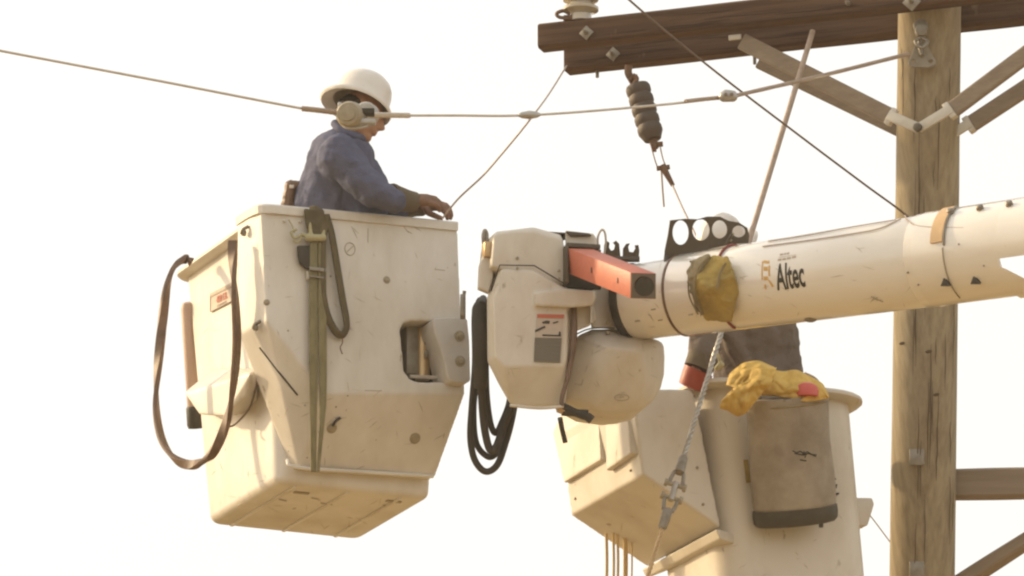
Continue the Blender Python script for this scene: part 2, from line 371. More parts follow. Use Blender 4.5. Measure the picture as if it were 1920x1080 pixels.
def washer(o, x, y, off, s=.036):
    c = frA.hv(x, y, off - .052)
    sq = [c + AU * (s * a) + V((0, 0, 1)) * (s * b) for a, b in ((0, -1), (1, 0), (0, 1), (-1, 0))]
    w_ = child(o, 'square_washer', prism_me(sq, AV * -.007, .002), M['steel2'])
    child(o, 'bolt', join(cyl_me(c - AV * .006, c - AV * .03, .011, seg=6, wd=.002), cyl_me(c - AV * .03, c - AV * .045, .006, seg=10)), M['steel2'])
washer(armF, 1100, 62, -.20); washer(armF, 1710, 4, -.20, .045)
washer(armB, 1150, 102, .20); washer(armF, 1592, 8, -.20, .012)
for x, y in ((1120, 137), (1415, 112)):
    q = frA.hv(x, y, .20); child(armB, 'through_bolt', cyl_me(q + V((0, 0, .03)), q - V((0, 0, .022)), .008, seg=8), M['steel2'])
# braces
def brace(xa, ya, xb, yb, off, tab_a=False, tab_b=True, wd=.038, th=.016, col='brace', tabm='zinc', lip=False):
    a, b = frA.hv(xa, ya, off), frA.hv(xb, yb, off); d = (b - a).normalized(); up = AV.cross(d)
    if up.z < 0: up = -up
    sect = lambda c: [c + up * (wd * p) + AV * (th * q) for p, q in ((-1, -.8), (-.8, -1), (.8, -1), (1, -.8), (1, .8), (.8, 1), (-.8, 1), (-1, .8))]
    o = link('brace', ring_loft([sect(a), sect(b)]), M[col], pole)
    if lip: link('flange', box_me((a + b) / 2 - AV * (th + .006) - up * wd * .3, d * ((b - a).length * .49), AV * .003, up * .004, .001), M['zinc'], o)
    def tab(c, e, far):
        t = link('end_tab', box_me((c + e) / 2 - AV * (th * .5 + .012), (e - c) / 2 * 1.04, AV * .008, up * wd * .62, .004), M[tabm], o)
        link('collar', box_me(c + (e - c).normalized() * .012 - AV * .004, (e - c).normalized() * .015, AV * (th * 1.25), up * wd * 1.08, .004), M[tabm], o)
        link('bolt', cyl_me(e - AV * (th * .5 + .015), e - AV * (th * .5 + .04), .02, seg=12, wd=.003), M['steel2'], o)
    return o, a, b, tab
vtx = frA.hv(1725, 243, -.17)
o, a, b, tab = brace(1392, 78, 1668, 218, -.17); tab(b, vtx, 1)
c0 = frA.hv(1378, 70, -.19); link('end_tab', box_me(c0, AU * .03, AV * .006, V((0, 0, .012)), .003), M['zinc'], o)
o, a, b, tab = brace(1786, 206, 2010, 38, -.17, lip=False); tab(a, vtx, 1)
o, a, b, tab = brace(1424, 116, 1700, 250, .17, col='brace', wd=.032)
o, a, b, tab = brace(1822, 232, 2050, 82, .17, col='brace', lip=False); tab(a, frA.hv(1775, 262, .17), 1)
# lower cross brace and diagonal on the right of the pole
for (xa, ya, xb, yb, hw) in ((1786, 909, 2150, 902, .068), (1750, 1126, 2080, 915, .034)):
    a, b = P(xa, ya, 1.55), P(xb, yb, 1.30); d = (b - a).normalized(); y_ = V((0, 0, 1)).cross(d).normalized(); up = d.cross(y_)
    L = (b - a).length
    me = arm_obj((0, L, .04, hw), 0.1); o = bpy.data.objects.new('cross_brace', me); C.objects.link(o); o.parent = pole
    o.matrix_local = Matrix.Translation(a - pole.location) @ Matrix((d, y_, up)).transposed().to_4x4(); me.materials.append(M['brace'])
# hardware on the front of the pole
def pole_front(x, y, lift=0): return P(x, y, 1.5) - V((0, 1, 0)) * (math.sqrt(max(0, .155 ** 2 - ((x - (1744 - (y + 40) * .0134)) / 411) ** 2)) + lift)
q = pole_front(1723, 82, .01)
hw = link('eye_bolt', join(cyl_me(q, q - V((0, .05, 0)), .028, seg=16, wd=.004), cyl_me(q + V((0, 0, .03)), q - V((0, .018, -.03)), .034, seg=18, wd=.003), tube_me([q + V((.0, -.03, -.03)), q + V((.028, -.04, -.055)), q + V((0, -.05, -.085)), q + V((-.028, -.04, -.055)), q + V((0, -.03, -.03))], .008, 8)), M['steel2'], pole)
q = P(1724, 120, 1.5) - V((0, .175, 0)); s = 1 / 418
tri = [(-26, -20), (-24, -27), (-12, -31), (14, -31), (26, -27), (28, -19), (20, -6), (7, 24), (-4, 26), (-10, 20), (-20, -8)]
circ = lambda cx, cy, r, n=12, ry=None: [(cx + r * math.cos(2 * math.pi * i / n), cy + (ry or r) * math.sin(2 * math.pi * i / n)) for i in range(n)]
sc_ = lambda pl, k=s: [(x * k, y * k) for x, y in pl]
link('guy_plate', holes_me(sc_(tri), [sc_(circ(-16, -19, 4)), sc_(circ(0, -6, 5)), sc_(circ(17, -19, 4))], q, RT, V((0, 0, 1)), V((0, -1, 0)), .016), M['zincd'], pole)
for x, y in ((1716, 873), (1716, 1083)):
    q = pole_front(x, y, .0)
    link('square_plate', box_me(q, RT * .034, V((0, .008, 0)), V((0, 0, .038)), .002), M['steel2'], pole)
q = pole_front(1728, 120, .002); link('clevis', tube_me([q + V((-.01, -.02, .08)), q + V((-.02, -.035, .03)), q + V((-.01, -.04, -.02))], .009, 8), M['steel2'], pole)
for x, y in ((1690, 655), (1738, 675), (1752, 755)):
    q = pole_front(x, y, -.004); link('knot', lathe_me(q + V((0, .004, 0)), V((0, -1, 0)), [(0, .011), (.005, .008), (.0055, .002)], 12, (1.5, .7), V((1, 0, .2))), M['knot'], pole)

rnd = random.Random(3)
for k in range(34):
    x0 = rnd.uniform(1690, 1790); y0 = rnd.uniform(50, 1000); ln = rnd.uniform(40, 190); pts_ = []
    for i in range(5):
        y = y0 + ln * i / 4; xx = x0 - (y - y0) * .0134 + rnd.uniform(-1.2, 1.2); pts_.append(pole_front(xx, y, .0012))
    link('crack', tube_me(pts_, [.0008, rnd.uniform(.0016, .0032), .0022, .0008], 5, 4), M['knot'], pole)
for k in range(26):
    x0 = rnd.uniform(1020, 1620); ln = rnd.uniform(30, 160); oo = armF if k % 2 else armB; of_ = -.20 if k % 2 else .20
    ymid = (68 if k % 2 else 112) - (x0 - 1014) * .096 + rnd.uniform(-16, 16)
    pts_ = [frA.hv(x0 + ln * i / 3, ymid - ln * i / 3 * .096 + rnd.uniform(-.8, .8), of_ - .0495) for i in range(4)]
    if k % 2 or ymid + 12 > 105 - (x0 - 1014) * .096: child(oo, 'crack', tube_me(pts_, [.0008, .002, .0008], 5, 3), M['crack'])

# ------------------------------------------------------------------ insulators
q = frA.hz(1090, 40, frA.o.z + cF.z + .062) if False else frA.w(frA.loc(frA.hv(1089, 60, -.20)).x, -.20, cF.z + .060 - frA.o.z)
ins = empty('pin_insulator', q, 'glazed ribbed post insulator standing on left end of the front crossarm', 'insulator')
prof = [(0, .05), (.03, .05), (.035, .04)]
for k in range(4):
    h = .045 + k * .05; prof += [(h, .050), (h + .006, .082), (h + .018, .084), (h + .034, .060)]
prof += [(.26, .04), (.275, .02)]
link('shed_stack', lathe_me(q + V((0, 0, .001)), V((0, 0, 1)), prof, 32), M['porc'], ins)
link('mounting_clip', join(tube_me([q + V((-.05, -.02, .008)), q + V((-.10, -.03, .012)), q + V((-.11, -.03, .03)), q + V((-.08, -.03, .042)), q + V((-.05, -.02, .03))], .009, 8), box_me(q + V((-.03, 0, .012)), RT * .05, V((0, .03, 0)), V((0, 0, .011)))), M['rust'], ins)

si = empty('dead_end_insulator', P(1184, 132, 1.72), 'brown ribbed strain insulator hanging slantwise below the back crossarm', 'insulator')
a, b = P(1194, 158, 1.72), P(1224, 262, 1.62); d = (b - a); L = d.length; dn = d.normalized()
prof = [(0, .02), (.006, .045)]
for k in range(5):
    h = .008 + k * (L - .03) / 5; st = (L - .03) / 5; prof += [(h, .052), (h + .22 * st, .0575), (h + .70 * st, .0575), (h + .95 * st, .051)]
prof += [(L, .04), (L + .004, .015)]
link('shed_stack', lathe_me(a, d, prof, 28), M['shed'], si)
link('hook', join(tube_me([P(1179, 122, 1.72), P(1178, 136, 1.72), P(1184, 148, 1.72), P(1191, 160, 1.72)], .018, 10), tube_me([P(1186, 140, 1.68), P(1194, 147, 1.68), P(1190, 156, 1.68)], .011, 8), cyl_me(P(1180, 150, 1.70), P(1196, 142, 1.70), .010, seg=10)), M['rust'], si)
link('clevis', join(cyl_me(b, b + dn * .045, .021, .016, 14), cyl_me(P(1220, 272, 1.6), P(1243, 270, 1.6), .013, seg=10, wd=.002), cyl_me(P(1224, 277, 1.6), P(1231, 277, 1.6), .020, seg=10)), M['rust'], si)
link('bail', join(tube_me([P(1222, 278, 1.6), P(1228, 300, 1.6), P(1233, 314, 1.6)], .0032, 6), tube_me([P(1238, 276, 1.6), P(1243, 298, 1.6), P(1250, 315, 1.6)], .0032, 6)), M['wire'], si)
link('wedge_clamp', join(cyl_me(P(1241, 310, 1.6), P(1262, 348, 1.58), .018, .010, 12), cyl_me(P(1231, 316, 1.6), P(1256, 313, 1.6), .012, seg=10, wd=.002)), M['rust'], si)
o = link('guy_tail', tube_me([P(1240, 318, 1.6), P(1242, 350, 1.6), P(1245, 388, 1.6)], .0042, 8), M['wire'], si)
o = link('tension_wire', tube_me([P(1260, 345, 1.58), P(1280, 390, 1.45), P(1305, 442, 1.3), P(1330, 500, 1.1)], .0042, 8), M['wire'])
top(o, 'thin wire running from the strain insulator clamp down behind the holed rack', 'wire')

# ------------------------------------------------------------------ lines
cond = empty('neutral_conductor', P(1700, 103, 1.25), 'long pale overhead conductor crossing in front of the head of the worker', 'power line')
def LP(pts): return [P(*p) for p in pts]
link('conductor', tube_me(LP([(-400, 20, -1.6), (-200, 56, -1.3), (0, 95, -1.0), (300, 152, -.8), (570, 204, -.62), (640, 212, -.58), (700, 216, -.55), (850, 216.5, -.4), (990, 216, -.25), (1180, 202, .1), (1350, 183, .45), (1520, 148, .85), (1700, 103, 1.25)]), .0058, 8, 10), M['cond'], cond)
def rods(pts, r=.0115, n=6):
    ps = smooth_path(LP(pts), 10); fr = frames(ps); ms = []
    for k in range(n):
        ms.append(tube_me([p + (nn * math.cos(2 * math.pi * k / n + i * .35) + bb * math.sin(2 * math.pi * k / n + i * .35)) * (r * .55) for i, (p, (t, nn, bb)) in enumerate(zip(ps, fr))], r * .5, 6, 0))
    return join(*ms)
link('armour_rod', rods([(566, 203.5, -.63), (600, 207, -.62), (645, 213, -.6)]), M['wire'], cond)
link('armour_rod', rods([(690, 215.5, -.56), (730, 216, -.52), (768, 216.5, -.48)]), M['cond'], cond)
link('armour_rod', rods([(1285, 190, .3), (1320, 186, .38), (1352, 183, .45)], .009), M['wire'], cond)
link('armour_rod', rods([(1380, 179, .5), (1540, 142, .9), (1704, 101, 1.22)], .009), M['wire'], cond)
# small clamps on the conductor
q0, q1 = P(973, 216, -.28), P(1012, 215, -.24); d = q1 - q0
o = link('splice_clamp', lathe_me(q0, d, [(0, .008), (d.length * .15, .014), (d.length * .5, .019), (d.length * .85, .014), (d.length, .008)], 16), M['steel']); top(o, 'small pale oval connector on the conductor where the thin jumper meets it', 'clamp')
vc = empty('bolted_clamp', P(1365, 182, .43), 'knobbly grey bolted connector on the conductor left of the brace', 'clamp')
q0 = P(1366, 181, .42)
link('body', blob([cap(q0 - RT * .02, .025, q0 + RT * .018, .024), cap(q0 - RT * .012 + UP * .014, .018, q0 + RT * .022 + UP * .012, .015)], .004, 2), M['steel'], vc)
for k in (-1, 1):
    link('bolt', cyl_me(q0 + RT * .013 * k - FWD * .03 + UP * .008, q0 + RT * .013 * k - FWD * .012 + UP * .008, .009, seg=6), M['steel2'], vc)
o = link('jumper_wire', tube_me(LP([(829, 410, .12), (860, 372, .1), (905, 330, .0), (940, 290, -.1), (975, 248, -.2), (1000, 216, -.22), (1030, 175, .6), (1062, 124, 1.9)]), .0042, 8), M['wire']); top(o, 'thin wire from the gloved hand up past the clamp to the crossarm end', 'wire')
o = link('phase_wire', tube_me(LP([(1100, -80, .6), (1180, 0, .7), (1330, 125, .8), (1500, 255, .95), (1620, 345, 1.1), (1697, 402, 1.2), (1730, 440, 1.28)]), .0052, 8), M['wire2']); top(o, 'dark thin wire slanting across the crossarm down to the pole', 'wire')
o = link('far_wire', tube_me(LP([(1560, 880, 2.2), (1630, 965, 2.2), (1668, 1015, 2.2), (1740, 1110, 2.2)]), .003, 6), M['wire']); top(o, 'hair-thin wire behind the right bucket, running down behind the pole', 'wire')
# wire grip device in front of the face
dv = empty('line_block', P(664, 216, -.6), 'chunky olive grey round clamp on the conductor in front of the worker', 'clamp')
q0 = P(658, 217, -.6); axd = V((-.25, -1, -.1)).normalized()
link('drum', lathe_me(q0 - axd * .05, axd, [(0, .045), (.01, .057), (.05, .061), (.085, .057), (.098, .048), (.1, .034), (.106, .032), (.108, .012)], 30), M['bolt'], dv)
q1 = P(684, 212, -.52)
link('jaw', join(lathe_me(q1 - axd * .06, axd, [(0, .03), (.01, .052), (.05, .052), (.062, .044)], 26)), M['steel'], dv)
q2 = P(690, 211, -.6)
link('slot', box_me(q2 - RT * .0, RT * .028, V((0, .03, 0)), V((0, 0, .012)), .004), M['dark'], dv)
link('jaw_bar', join(box_me(P(683, 229, -.62), RT * .050, V((0, .02, 0)), V((0, 0, .012)), .005), tube_me([P(640, 232, -.62), P(650, 240, -.64), P(672, 240, -.64), P(690, 237, -.64)], .005, 8)), M['steel'], dv)
link('ear', box_me(P(637, 203, -.6), RT * .008, V((0, .012, 0)), V((0, 0, .025)), .003), M['steel'], dv)

# guy strand that passes behind the boom, with its two wedge sockets
gy = empty('guy_strand', P(1215, 1090, -.5), 'twisted steel strand slanting down behind the boom with two shackles', 'guy wire')
def GP(y, o=0):
    f = (y - 55) / (1080 - 55); return P(1525 - 182 * ((y - 55) / 600) + o if y < 655 else 1343 - 128 * (y - 655) / 425 + o, y, 1.45 - 1.75 * f)
link('rod', tube_me([GP(58), GP(250), GP(450), GP(612)], .0125, 10, 2), M['wire'], gy)
def strand(ya, yb, r=.012):
    ms = []; N = 60; ps = [GP(ya + (yb - ya) * i / N) for i in range(N + 1)]; fr = frames(ps)
    for k in range(3):
        ms.append(tube_me([p + (nn * math.cos(2.094 * k + i * .9) + bb * math.sin(2.094 * k + i * .9)) * r * .55 for i, (p, (t, nn, bb)) in enumerate(zip(ps, fr))], r * .52, 6, 0))
    return join(*ms)
link('strand', strand(612, 862), M['steel'], gy); link('strand', strand(968, 1180, .010), M['brass'], gy)
def socket(y0, y1, flip):
    a, b = GP(y0), GP(y1); d = (b - a).normalized(); s = d.cross(FWD).normalized()
    o = link('wedge_socket', lathe_me(a, b - a, [(0, .012), (.01, .020), ((b - a).length, .024)] if not flip else [(0, .024), ((b - a).length - .01, .020), ((b - a).length, .012)], 14), M['steel2'], gy)
    e = b if not flip else a; dd = d if not flip else -d
    link('yoke', join(tube_me([e + s * .02, e + s * .028 + dd * .045, e + s * .026 + dd * .075], .009, 8), tube_me([e - s * .02, e - s * .028 + dd * .045, e - s * .026 + dd * .075], .009, 8)), M['steel2'], o)
    c = e + dd * .07
    link('pin', join(cyl_me(c + s * .05, c - s * .05, .010, seg=12), cyl_me(c + s * .034, c + s * .05, .019, seg=8, wd=.003), cyl_me(c - s * .034, c - s * .05, .019, seg=8, wd=.003)), M['bolt'], o)
socket(855, 886, False); socket(957, 992, True)
link('link_plate', tube_me([GP(905), GP(938)], .014, 10, 0), M['steel'], gy)

# ------------------------------------------------------------------ left bucket
FA = Frame(P(519, 903, 0), R(23.5))
def rrect(fr, u0, u1, v0, v1, z, r, n=6, ins=0):
    u0 += ins; u1 -= ins; v0 += ins; v1 -= ins; r = max(r - ins, .01); ps = []
    for cx, cy, a0 in ((u1 - r, v0 + r, -90), (u1 - r, v1 - r, 0), (u0 + r, v1 - r, 90), (u0 + r, v0 + r, 180)):
        for k in range(n + 1):
            a = R(a0 + 90 * k / n); ps.append(fr.w(cx + r * math.cos(a), cy + r * math.sin(a), z))
    return ps
def shell(fr, bot, topr, H, r, floor=.05, th=.012, bot_r=.05, lipw=.05, lipt=.03):
    def rc(z, ins=0):
        f = max(0, min(1, z / H)); return rrect(fr, *[bot[i] + (topr[i] - bot[i]) * f for i in range(4)], z, r, 6, ins)
    rings = []
    for k in range(6):
        a = R(90 * k / 5); rings.append(rc(bot_r * (1 - math.sin(a)) if False else bot_r * (1 - math.cos(a)), bot_r * (1 - math.sin(a))))
    for k in range(1, 11): rings.append(rc(bot_r + (H - lipt - bot_r) * k / 10))
    lip = [(-lipw * .25, H - lipt), (-lipw * .8, H - lipt * .9), (-lipw, H - lipt * .6), (-lipw, H - lipt * .2), (-lipw * .85, H), (0, H + .002), (th, H - .004)]
    lo = [rc(z, i) for i, z in lip]
    inn = [rc(z, th) for z in (H - .05, H * .5, floor)]
    me = ring_loft(rings + lo + inn); smooth_angle(me, R(40)); return me
bA = empty('lift_bucket', FA.w(.35, .4, 0), 'white fibreglass work bucket holding the worker in the blue-grey jacket', 'bucket')
botA, topA = (0, .735, 0, .84), (-.065, .80, -.02, 1.0)
link('shell', shell(FA, botA, topA, 1.20, .06, bot_r=.035), M['gel'], bA)
# mould ribs and marks under the floor
for u in (.10, .35, .60):
    link('floor_rib', box_me(FA.w(u, .42, -.002), FA.u * .008, FA.v * .38, FA.z * .006, .003), M['gel'], bA)
for x, y in ((565, 924), (738, 940)):
    q = FA.hz(x, y, -.002); link('drain_slot', box_me(q, FA.u * .035, FA.v * .012, FA.z * .004, .001), M['bolt'], bA)
def face_hit(o, x, y):
    """where the view ray meets a built mesh"""
    bpy.context.view_layer.update(); inv = o.matrix_world.inverted(); org = inv @ CAM; d = (inv.to_3x3() @ ray(x, y)).normalized()
    ok, loc, nr, _ = o.ray_cast(org, d)
    if not ok: return None
    return o.matrix_world @ loc, (o.matrix_world.to_3x3() @ nr).normalized()
# front cover of the bucket
hv = FA.hv
pts = [hv(490, 392, -.25), hv(858, 427, -.25), hv(872, 738, -.25), hv(612, 738, -.25), hv(500, 602, -.25),
       hv(447, 628, 0), hv(444, 418, 0), hv(534, 800, 0), hv(542, 868, 0), hv(560, 876, -.055), hv(816, 894, -.055)]
def back(p, v): L = FA.loc(p); return FA.w(L.x, v, L.z)
pts += [back(pts[1], .04), back(pts[2], .04), back(pts[10], .02), back(pts[9], .02)]
cutp = [(753, 640), (751, 618), (757, 606), (770, 602), (900, 602), (900, 716), (785, 716), (768, 710), (758, 695)]
cut = prism_me([hv(x, y, -.5) for x, y in cutp], FA.v * .0, 0) if False else prism_me([back(hv(x, y, -.25), -.5) for x, y in cutp], FA.v * .48, 0)
cov = link('cover', blob([pts], .0075, 7, None, cut), M['gel'], bA)
cutter_gone = True
# rim roll along the top of the cover
rim = [hv(447, 412, 0), hv(468, 398, -.12), hv(494, 389, -.245), hv(560, 394, -.25), hv(700, 407, -.25), hv(857, 422, -.25)]
rl = smooth_path(rim, 6); rim_r = []
for i, p in enumerate(rl):
    t = (rl[min(i + 1, len(rl) - 1)] - rl[max(0, i - 1)]).normalized(); s_ = t.cross(V((0, 0, 1))).normalized()
    rim_r.append([p + s_ * a + V((0, 0, b)) for a, b in ((.012, -.028), (.014, .006), (.006, .014), (-.03, .012), (-.03, -.028))])
link('rim', ring_loft(rim_r), M['gel'], bA)
# flange under the cover at the bottom seam
link('bottom_flange', tube_me([hv(538, 862, -.04), hv(556, 876, -.07), hv(680, 885, -.065), hv(812, 893, -.06)], .009, 8), M['gel'], bA)
for _s in (0,):
    gp = [face_hit(cov, x, y) for x, y in ((487, 652), (505, 675), (522, 697), (540, 719), (558, 741))]
    link('groove', tube_me([h_[0] for h_ in gp if h_], .0042, 6), M['dark'], bA)
for k, (x, y, w_, h_) in enumerate(((530, 938, .022, .0035), (590, 935, .02, .003), (612, 945, .03, .0022), (722, 948, .012, .003))):
    q = FA.hz(x, y, -.0035); link('scuff', box_me(q, (FA.u * .9 + FA.v * (.3 - .1 * (k % 5))).normalized() * w_, FA.v * h_, FA.z * .0012, 0), M['bolt'], bA)
# step on the left face
su = lambda x, y, u: FA.hu(x, y, u)
link('side_step', blob([[su(346, 736, -.17), su(374, 777, -.16), su(420, 781, -.15), su(352, 745, -.17), su(400, 690, -.05), su(482, 690, -.04), su(484, 750, -.02), su(455, 776, -.02), su(392, 775, -.02), su(470, 700, -.14), su(462, 742, -.12)]], .006, 4), M['gel'], bA)
def button(par, c, nrm, r=.015, h=.008, m='bolt', name='bolt', ring=True):
    ms = [lathe_me(c + nrm * -.003, nrm, [(0, r * .6), (h, r * .6), (h * 1.25, r * .3)], 14)]
    if ring: ms.append(lathe_me(c + nrm * -.003, nrm, [(0, r), (h * .5, r), (h * .6, r * .8), (h * .45, r * .55)], 18))
    return link(name, join(*ms), M[m], par)
nF = -FA.v
for x, y, r, nm in ((725, 525, .017, 'bolt'), (622, 803, .024, 'bolt'), (778, 822, .026, 'bolt'), (500, 567, .014, 'bolt'), (620, 518, .008, 'rivet'), (540, 620, .007, 'rivet'), (871, 540, .01, 'rivet'),
                    (652, 742, .006, 'rivet'), (630, 763, .007, 'rivet'), (572, 760, .006, 'rivet'), (770, 890, .005, 'rivet'), (705, 825, .004, 'rivet'), (576, 858, .006, 'rivet'), (541, 846, .005, 'rivet')):
    h = face_hit(cov, x, y)
    if h: button(bA, h[0], h[1], r, .008 if nm == 'bolt' else .004, 'bolt' if nm == 'bolt' else 'steel2', nm, nm == 'bolt')
h = face_hit(cov, 622, 800)
if h: link('pull_tab', tube_me([h[0] + nF * .01, h[0] + nF * .02 + V((.01, 0, .02)), h[0] + nF * .02 + V((.03, 0, .035))], .006, 8), M['rubber'], bA)
# scratched mark: a circle with a slash
h = face_hit(cov, 656, 467)
if h:
    c = h[0] + nF * .0015; cm = [c + FA.u * .024 * math.cos(a) + V((0, 0, 1)) * .029 * math.sin(a) for a in [2 * math.pi * i / 24 for i in range(25)]]
    link('circle_mark', join(tube_me(cm, .0016, 5, 0), tube_me([c + FA.u * -.014 - FA.z * .014, c + FA.u * .014 + FA.z * .014], .0016, 5, 0)), M['bolt'], bA)
for x0, y0, x1, y1 in ((757, 425, 766, 436), (762, 432, 772, 438), (684, 732, 716, 733), (690, 428, 690, 455), (815, 505, 834, 507)):
    a, b = face_hit(cov, x0, y0), face_hit(cov, x1, y1)
    if a and b: link('scratch', tube_me([a[0], b[0]], .0016, 5, 0), M['bolt'], bA)
# latches on the left edge
for x, y in ((465, 430), (487, 607)):
    h = face_hit(cov, x, y)
    if h:
        n_ = h[1]; c = h[0]
        link('latch', join(tube_me([c + n_ * .01 + V((-.02, 0, -.025)), c + n_ * .02 + V((-.005, 0, -.005)), c + n_ * .02 + V((.02, 0, .012))], .008, 8), lathe_me(c + V((-.012, 0, -.018)), n_, [(0, .014), (.014, .014), (.017, .006)], 12)), M['steel2'], bA)
# capacity plate on the left face
pl = []
def plate_pt(x, y): return su(x, y, -.054)
cs = [plate_pt(396, 551), plate_pt(440, 529), plate_pt(440, 562), plate_pt(396, 585)]
cs[1] = FA.w(-.054, FA.loc(cs[1]).y, FA.loc(cs[1]).z)
link('capacity_plate', prism_me(cs, FA.u * -.003, 0), M['paper'], bA)
fr_ = [c + FA.u * -.004 for c in cs] + [cs[0] + FA.u * -.004]
link('plate_border', join(tube_me(fr_, .0028, 4, 0), strap_me([cs[0] * .9 + cs[3] * .1 + FA.u * -.005, cs[1] * .9 + cs[2] * .1 + FA.u * -.005], cs[3] - cs[0], .018, .002)), M['faint_ink'], bA)
ctr = sum(cs, V()) / 4 + FA.z * -.004; ex = (cs[1] - cs[0]).normalized(); ey = (cs[0] - cs[3]).normalized()
def put(dx, dy): return lambda x, y, z: ctr + ex * (x + dx) + ey * (y + dy) + FA.u * (-.005 - z)
link('plate_text', text_me('400 LB.', .045, put(0, .0), .001, .0008), M['red_ink'], bA)
link('plate_text', text_me('CAPACITY', .024, put(0, -.033), .001), M['faint_ink'], bA)
# opening mechanism
link('slide_block', join(box_me(hv(768, 660, -.12), FA.u * .03, FA.v * .04, V((0, 0, .11)), .006)), M['steel2'], bA)
a, b = hv(792, 618, -.14), hv(792, 712, -.14); link('cylinder', cyl_me(a, b, .032, seg=24), M['brass'], bA)
link('guide_rod', cyl_me(hv(768, 706, -.2), hv(820, 708, -.2), .009, seg=14), M['cond'], bA)
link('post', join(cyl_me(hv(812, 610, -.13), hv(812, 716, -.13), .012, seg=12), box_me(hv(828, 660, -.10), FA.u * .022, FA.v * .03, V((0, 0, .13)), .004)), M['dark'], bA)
link('inner_wall', box_me(hv(800, 660, -.03), FA.u * .12, FA.v * .004, V((0, 0, .14)), .002), M['dark'], bA)  # dark panel, the shade inside the notch put into its colour
for y in (640, 664): link('ring_clip', lathe_me(hv(799, y, -.18), -FA.v, [(0, .018), (.006, .018), (.008, .010)], 18, (.5, 1), FA.u), M['steel2'], bA)
# bracket plate that joins the bucket to the hinge
bk = [(812, 600), (817, 596), (868, 594), (877, 598), (881, 640), (883, 713), (874, 719), (845, 716), (838, 705), (834, 680), (824, 645), (815, 622)]
br = link('hinge_bracket', prism_me([hv(x, y, -.31) for x, y in bk], FA.v * .16, .012, 3), M['grey'], bA)
for x, y in ((862, 630), (863, 677)): button(bA, hv(x, y, -.312), nF, .024, .012)
link('hinge_post', join(box_me(P(868, 575, .1), RT * .012, V((0, .03, 0)), V((0, 0, .05)), .004), cyl_me(P(871, 545, .1), P(869, 560, .1), .008, seg=10)), M['steel2'], bA)
# thin cable under the step
o = link('ground_cable', tube_me([su(486, 700, -.05), su(478, 735, -.07), su(466, 768, -.08), su(440, 796, -.10), su(425, 800, -.14)], .0045, 8), M['wire2']); top(o, 'thin dark cable curving below the side step of the left bucket', 'cable')

# big brown hose loop hanging off the left rim
lp = [(436, 452, -.02), (437, 500, -.06), (441, 560, -.10), (444, 640, -.10), (438, 720, -.08), (425, 790, -.04), (400, 848, .02), (366, 871, .12), (330, 862, .22), (304, 825, .32), (293, 765, .40), (296, 690, .46), (304, 610, .52), (312, 545, .58), (324, 505, .66), (338, 490, .72), (350, 486, .74), (360, 492, .74)]
lp = [P(x, y, d + .12) for x, y, d in lp]
o = link('rubber_loop', strap_me(lp, RT, .042, .022, 10, lambda f: 2.2 * math.sin(f * 9)), M['hose']); top(o, 'large twisted brown rubber loop hanging from the left rim of the bucket', 'strap')
# tool tube behind
tt = empty('tool_tube', P(362, 808, .95), 'slim pinkish tool tube with black boot behind the left bucket', 'tube')
link('tube', lathe_me(P(352, 566, 1.1), P(366, 775, 1.1) - P(352, 566, 1.1), [(0, .010), (.006, .026), (.03, .034), (.52, .034), (.53, .03)], 24), M['tubem'], tt)
link('boot', lathe_me(P(365, 762, 1.1), P(368, 808, 1.1) - P(365, 762, 1.1), [(0, .036), (.01, .040), (.085, .040), (.10, .034), (.102, .01)], 24), M['rubber'], tt)

# olive straps on the cover front
ws = empty('web_strap', hv(595, 885, -.28), 'long olive webbing strap hanging straight down the front of the left bucket', 'strap')
link('webbing', prism_me([hv(x, y, -.275) for x, y in ((580, 455), (594, 455), (595, 560), (594, 740), (592, 885), (582, 885), (580, 730), (579, 560))], FA.v * -.008, .002), M['web'], ws)
link('webbing', prism_me([hv(x, y, -.280) for x, y in ((596, 455), (611, 460), (611, 560), (612, 700), (611, 760), (604, 830), (598, 885), (593, 885), (599, 790), (598, 700), (596, 560))], FA.v * -.009, .002), M['web'], ws)
link('knot', blob([cap(hv(578, 446, -.29), .016, hv(606, 446, -.29), .016), cap(hv(566, 440, -.28), .009, hv(584, 444, -.28), .010), cap(hv(605, 444, -.29), .010, hv(614, 408, -.27), .008), cap(hv(583, 440, -.29), .009, hv(578, 404, -.27), .009)], .004, 2), M['rope'], ws)
link('buckle', join(box_me(hv(596, 505, -.292), FA.u * .040, FA.v * .004, V((0, 0, .008)), .002), box_me(hv(596, 520, -.292), FA.u * .040, FA.v * .004, V((0, 0, .004)), .002)), M['steel2'], ws)
link('cord_end', join(tube_me([hv(566, 440, -.28), hv(552, 446, -.28), hv(546, 436, -.28), hv(556, 430, -.28)], .006, 7), tube_me([hv(566, 444, -.28), hv(558, 454, -.28), hv(550, 452, -.28)], .005, 7), tube_me([hv(552, 436, -.28), hv(548, 424, -.27), hv(541, 412, -.27)], .003, 6)), M['rope'], ws)
cl = link('cloth_wrap', blob([[hv(x, y, v_) for x, y in ((570, 391), (606, 393), (612, 420), (603, 450), (582, 450), (574, 420)) for v_ in (-.255, -.285)], sph(hv(590, 394, -.25), .035, (1, .8, .5))], .005, 3, [(.04, .012)]), M['webd']); top(cl, 'dark olive cloth folded over the rim above the webbing strap', 'cloth')
bl = [(612, 402), (622, 440), (632, 500), (642, 560), (649, 598), (649, 616), (641, 628), (628, 620), (613, 590), (604, 545), (603, 490), (606, 440), (610, 405)]
o = link('belt_loop', strap_me([hv(x, y, -.285 - .02 * (i % 2) * 0) for i, (x, y) in enumerate(bl)], FA.v, .034, .013, 8, lambda f: 1.05 + .25 * math.sin(f * 8)), M['webd']); top(o, 'dark belt looped beside the webbing strap on the left bucket', 'belt')
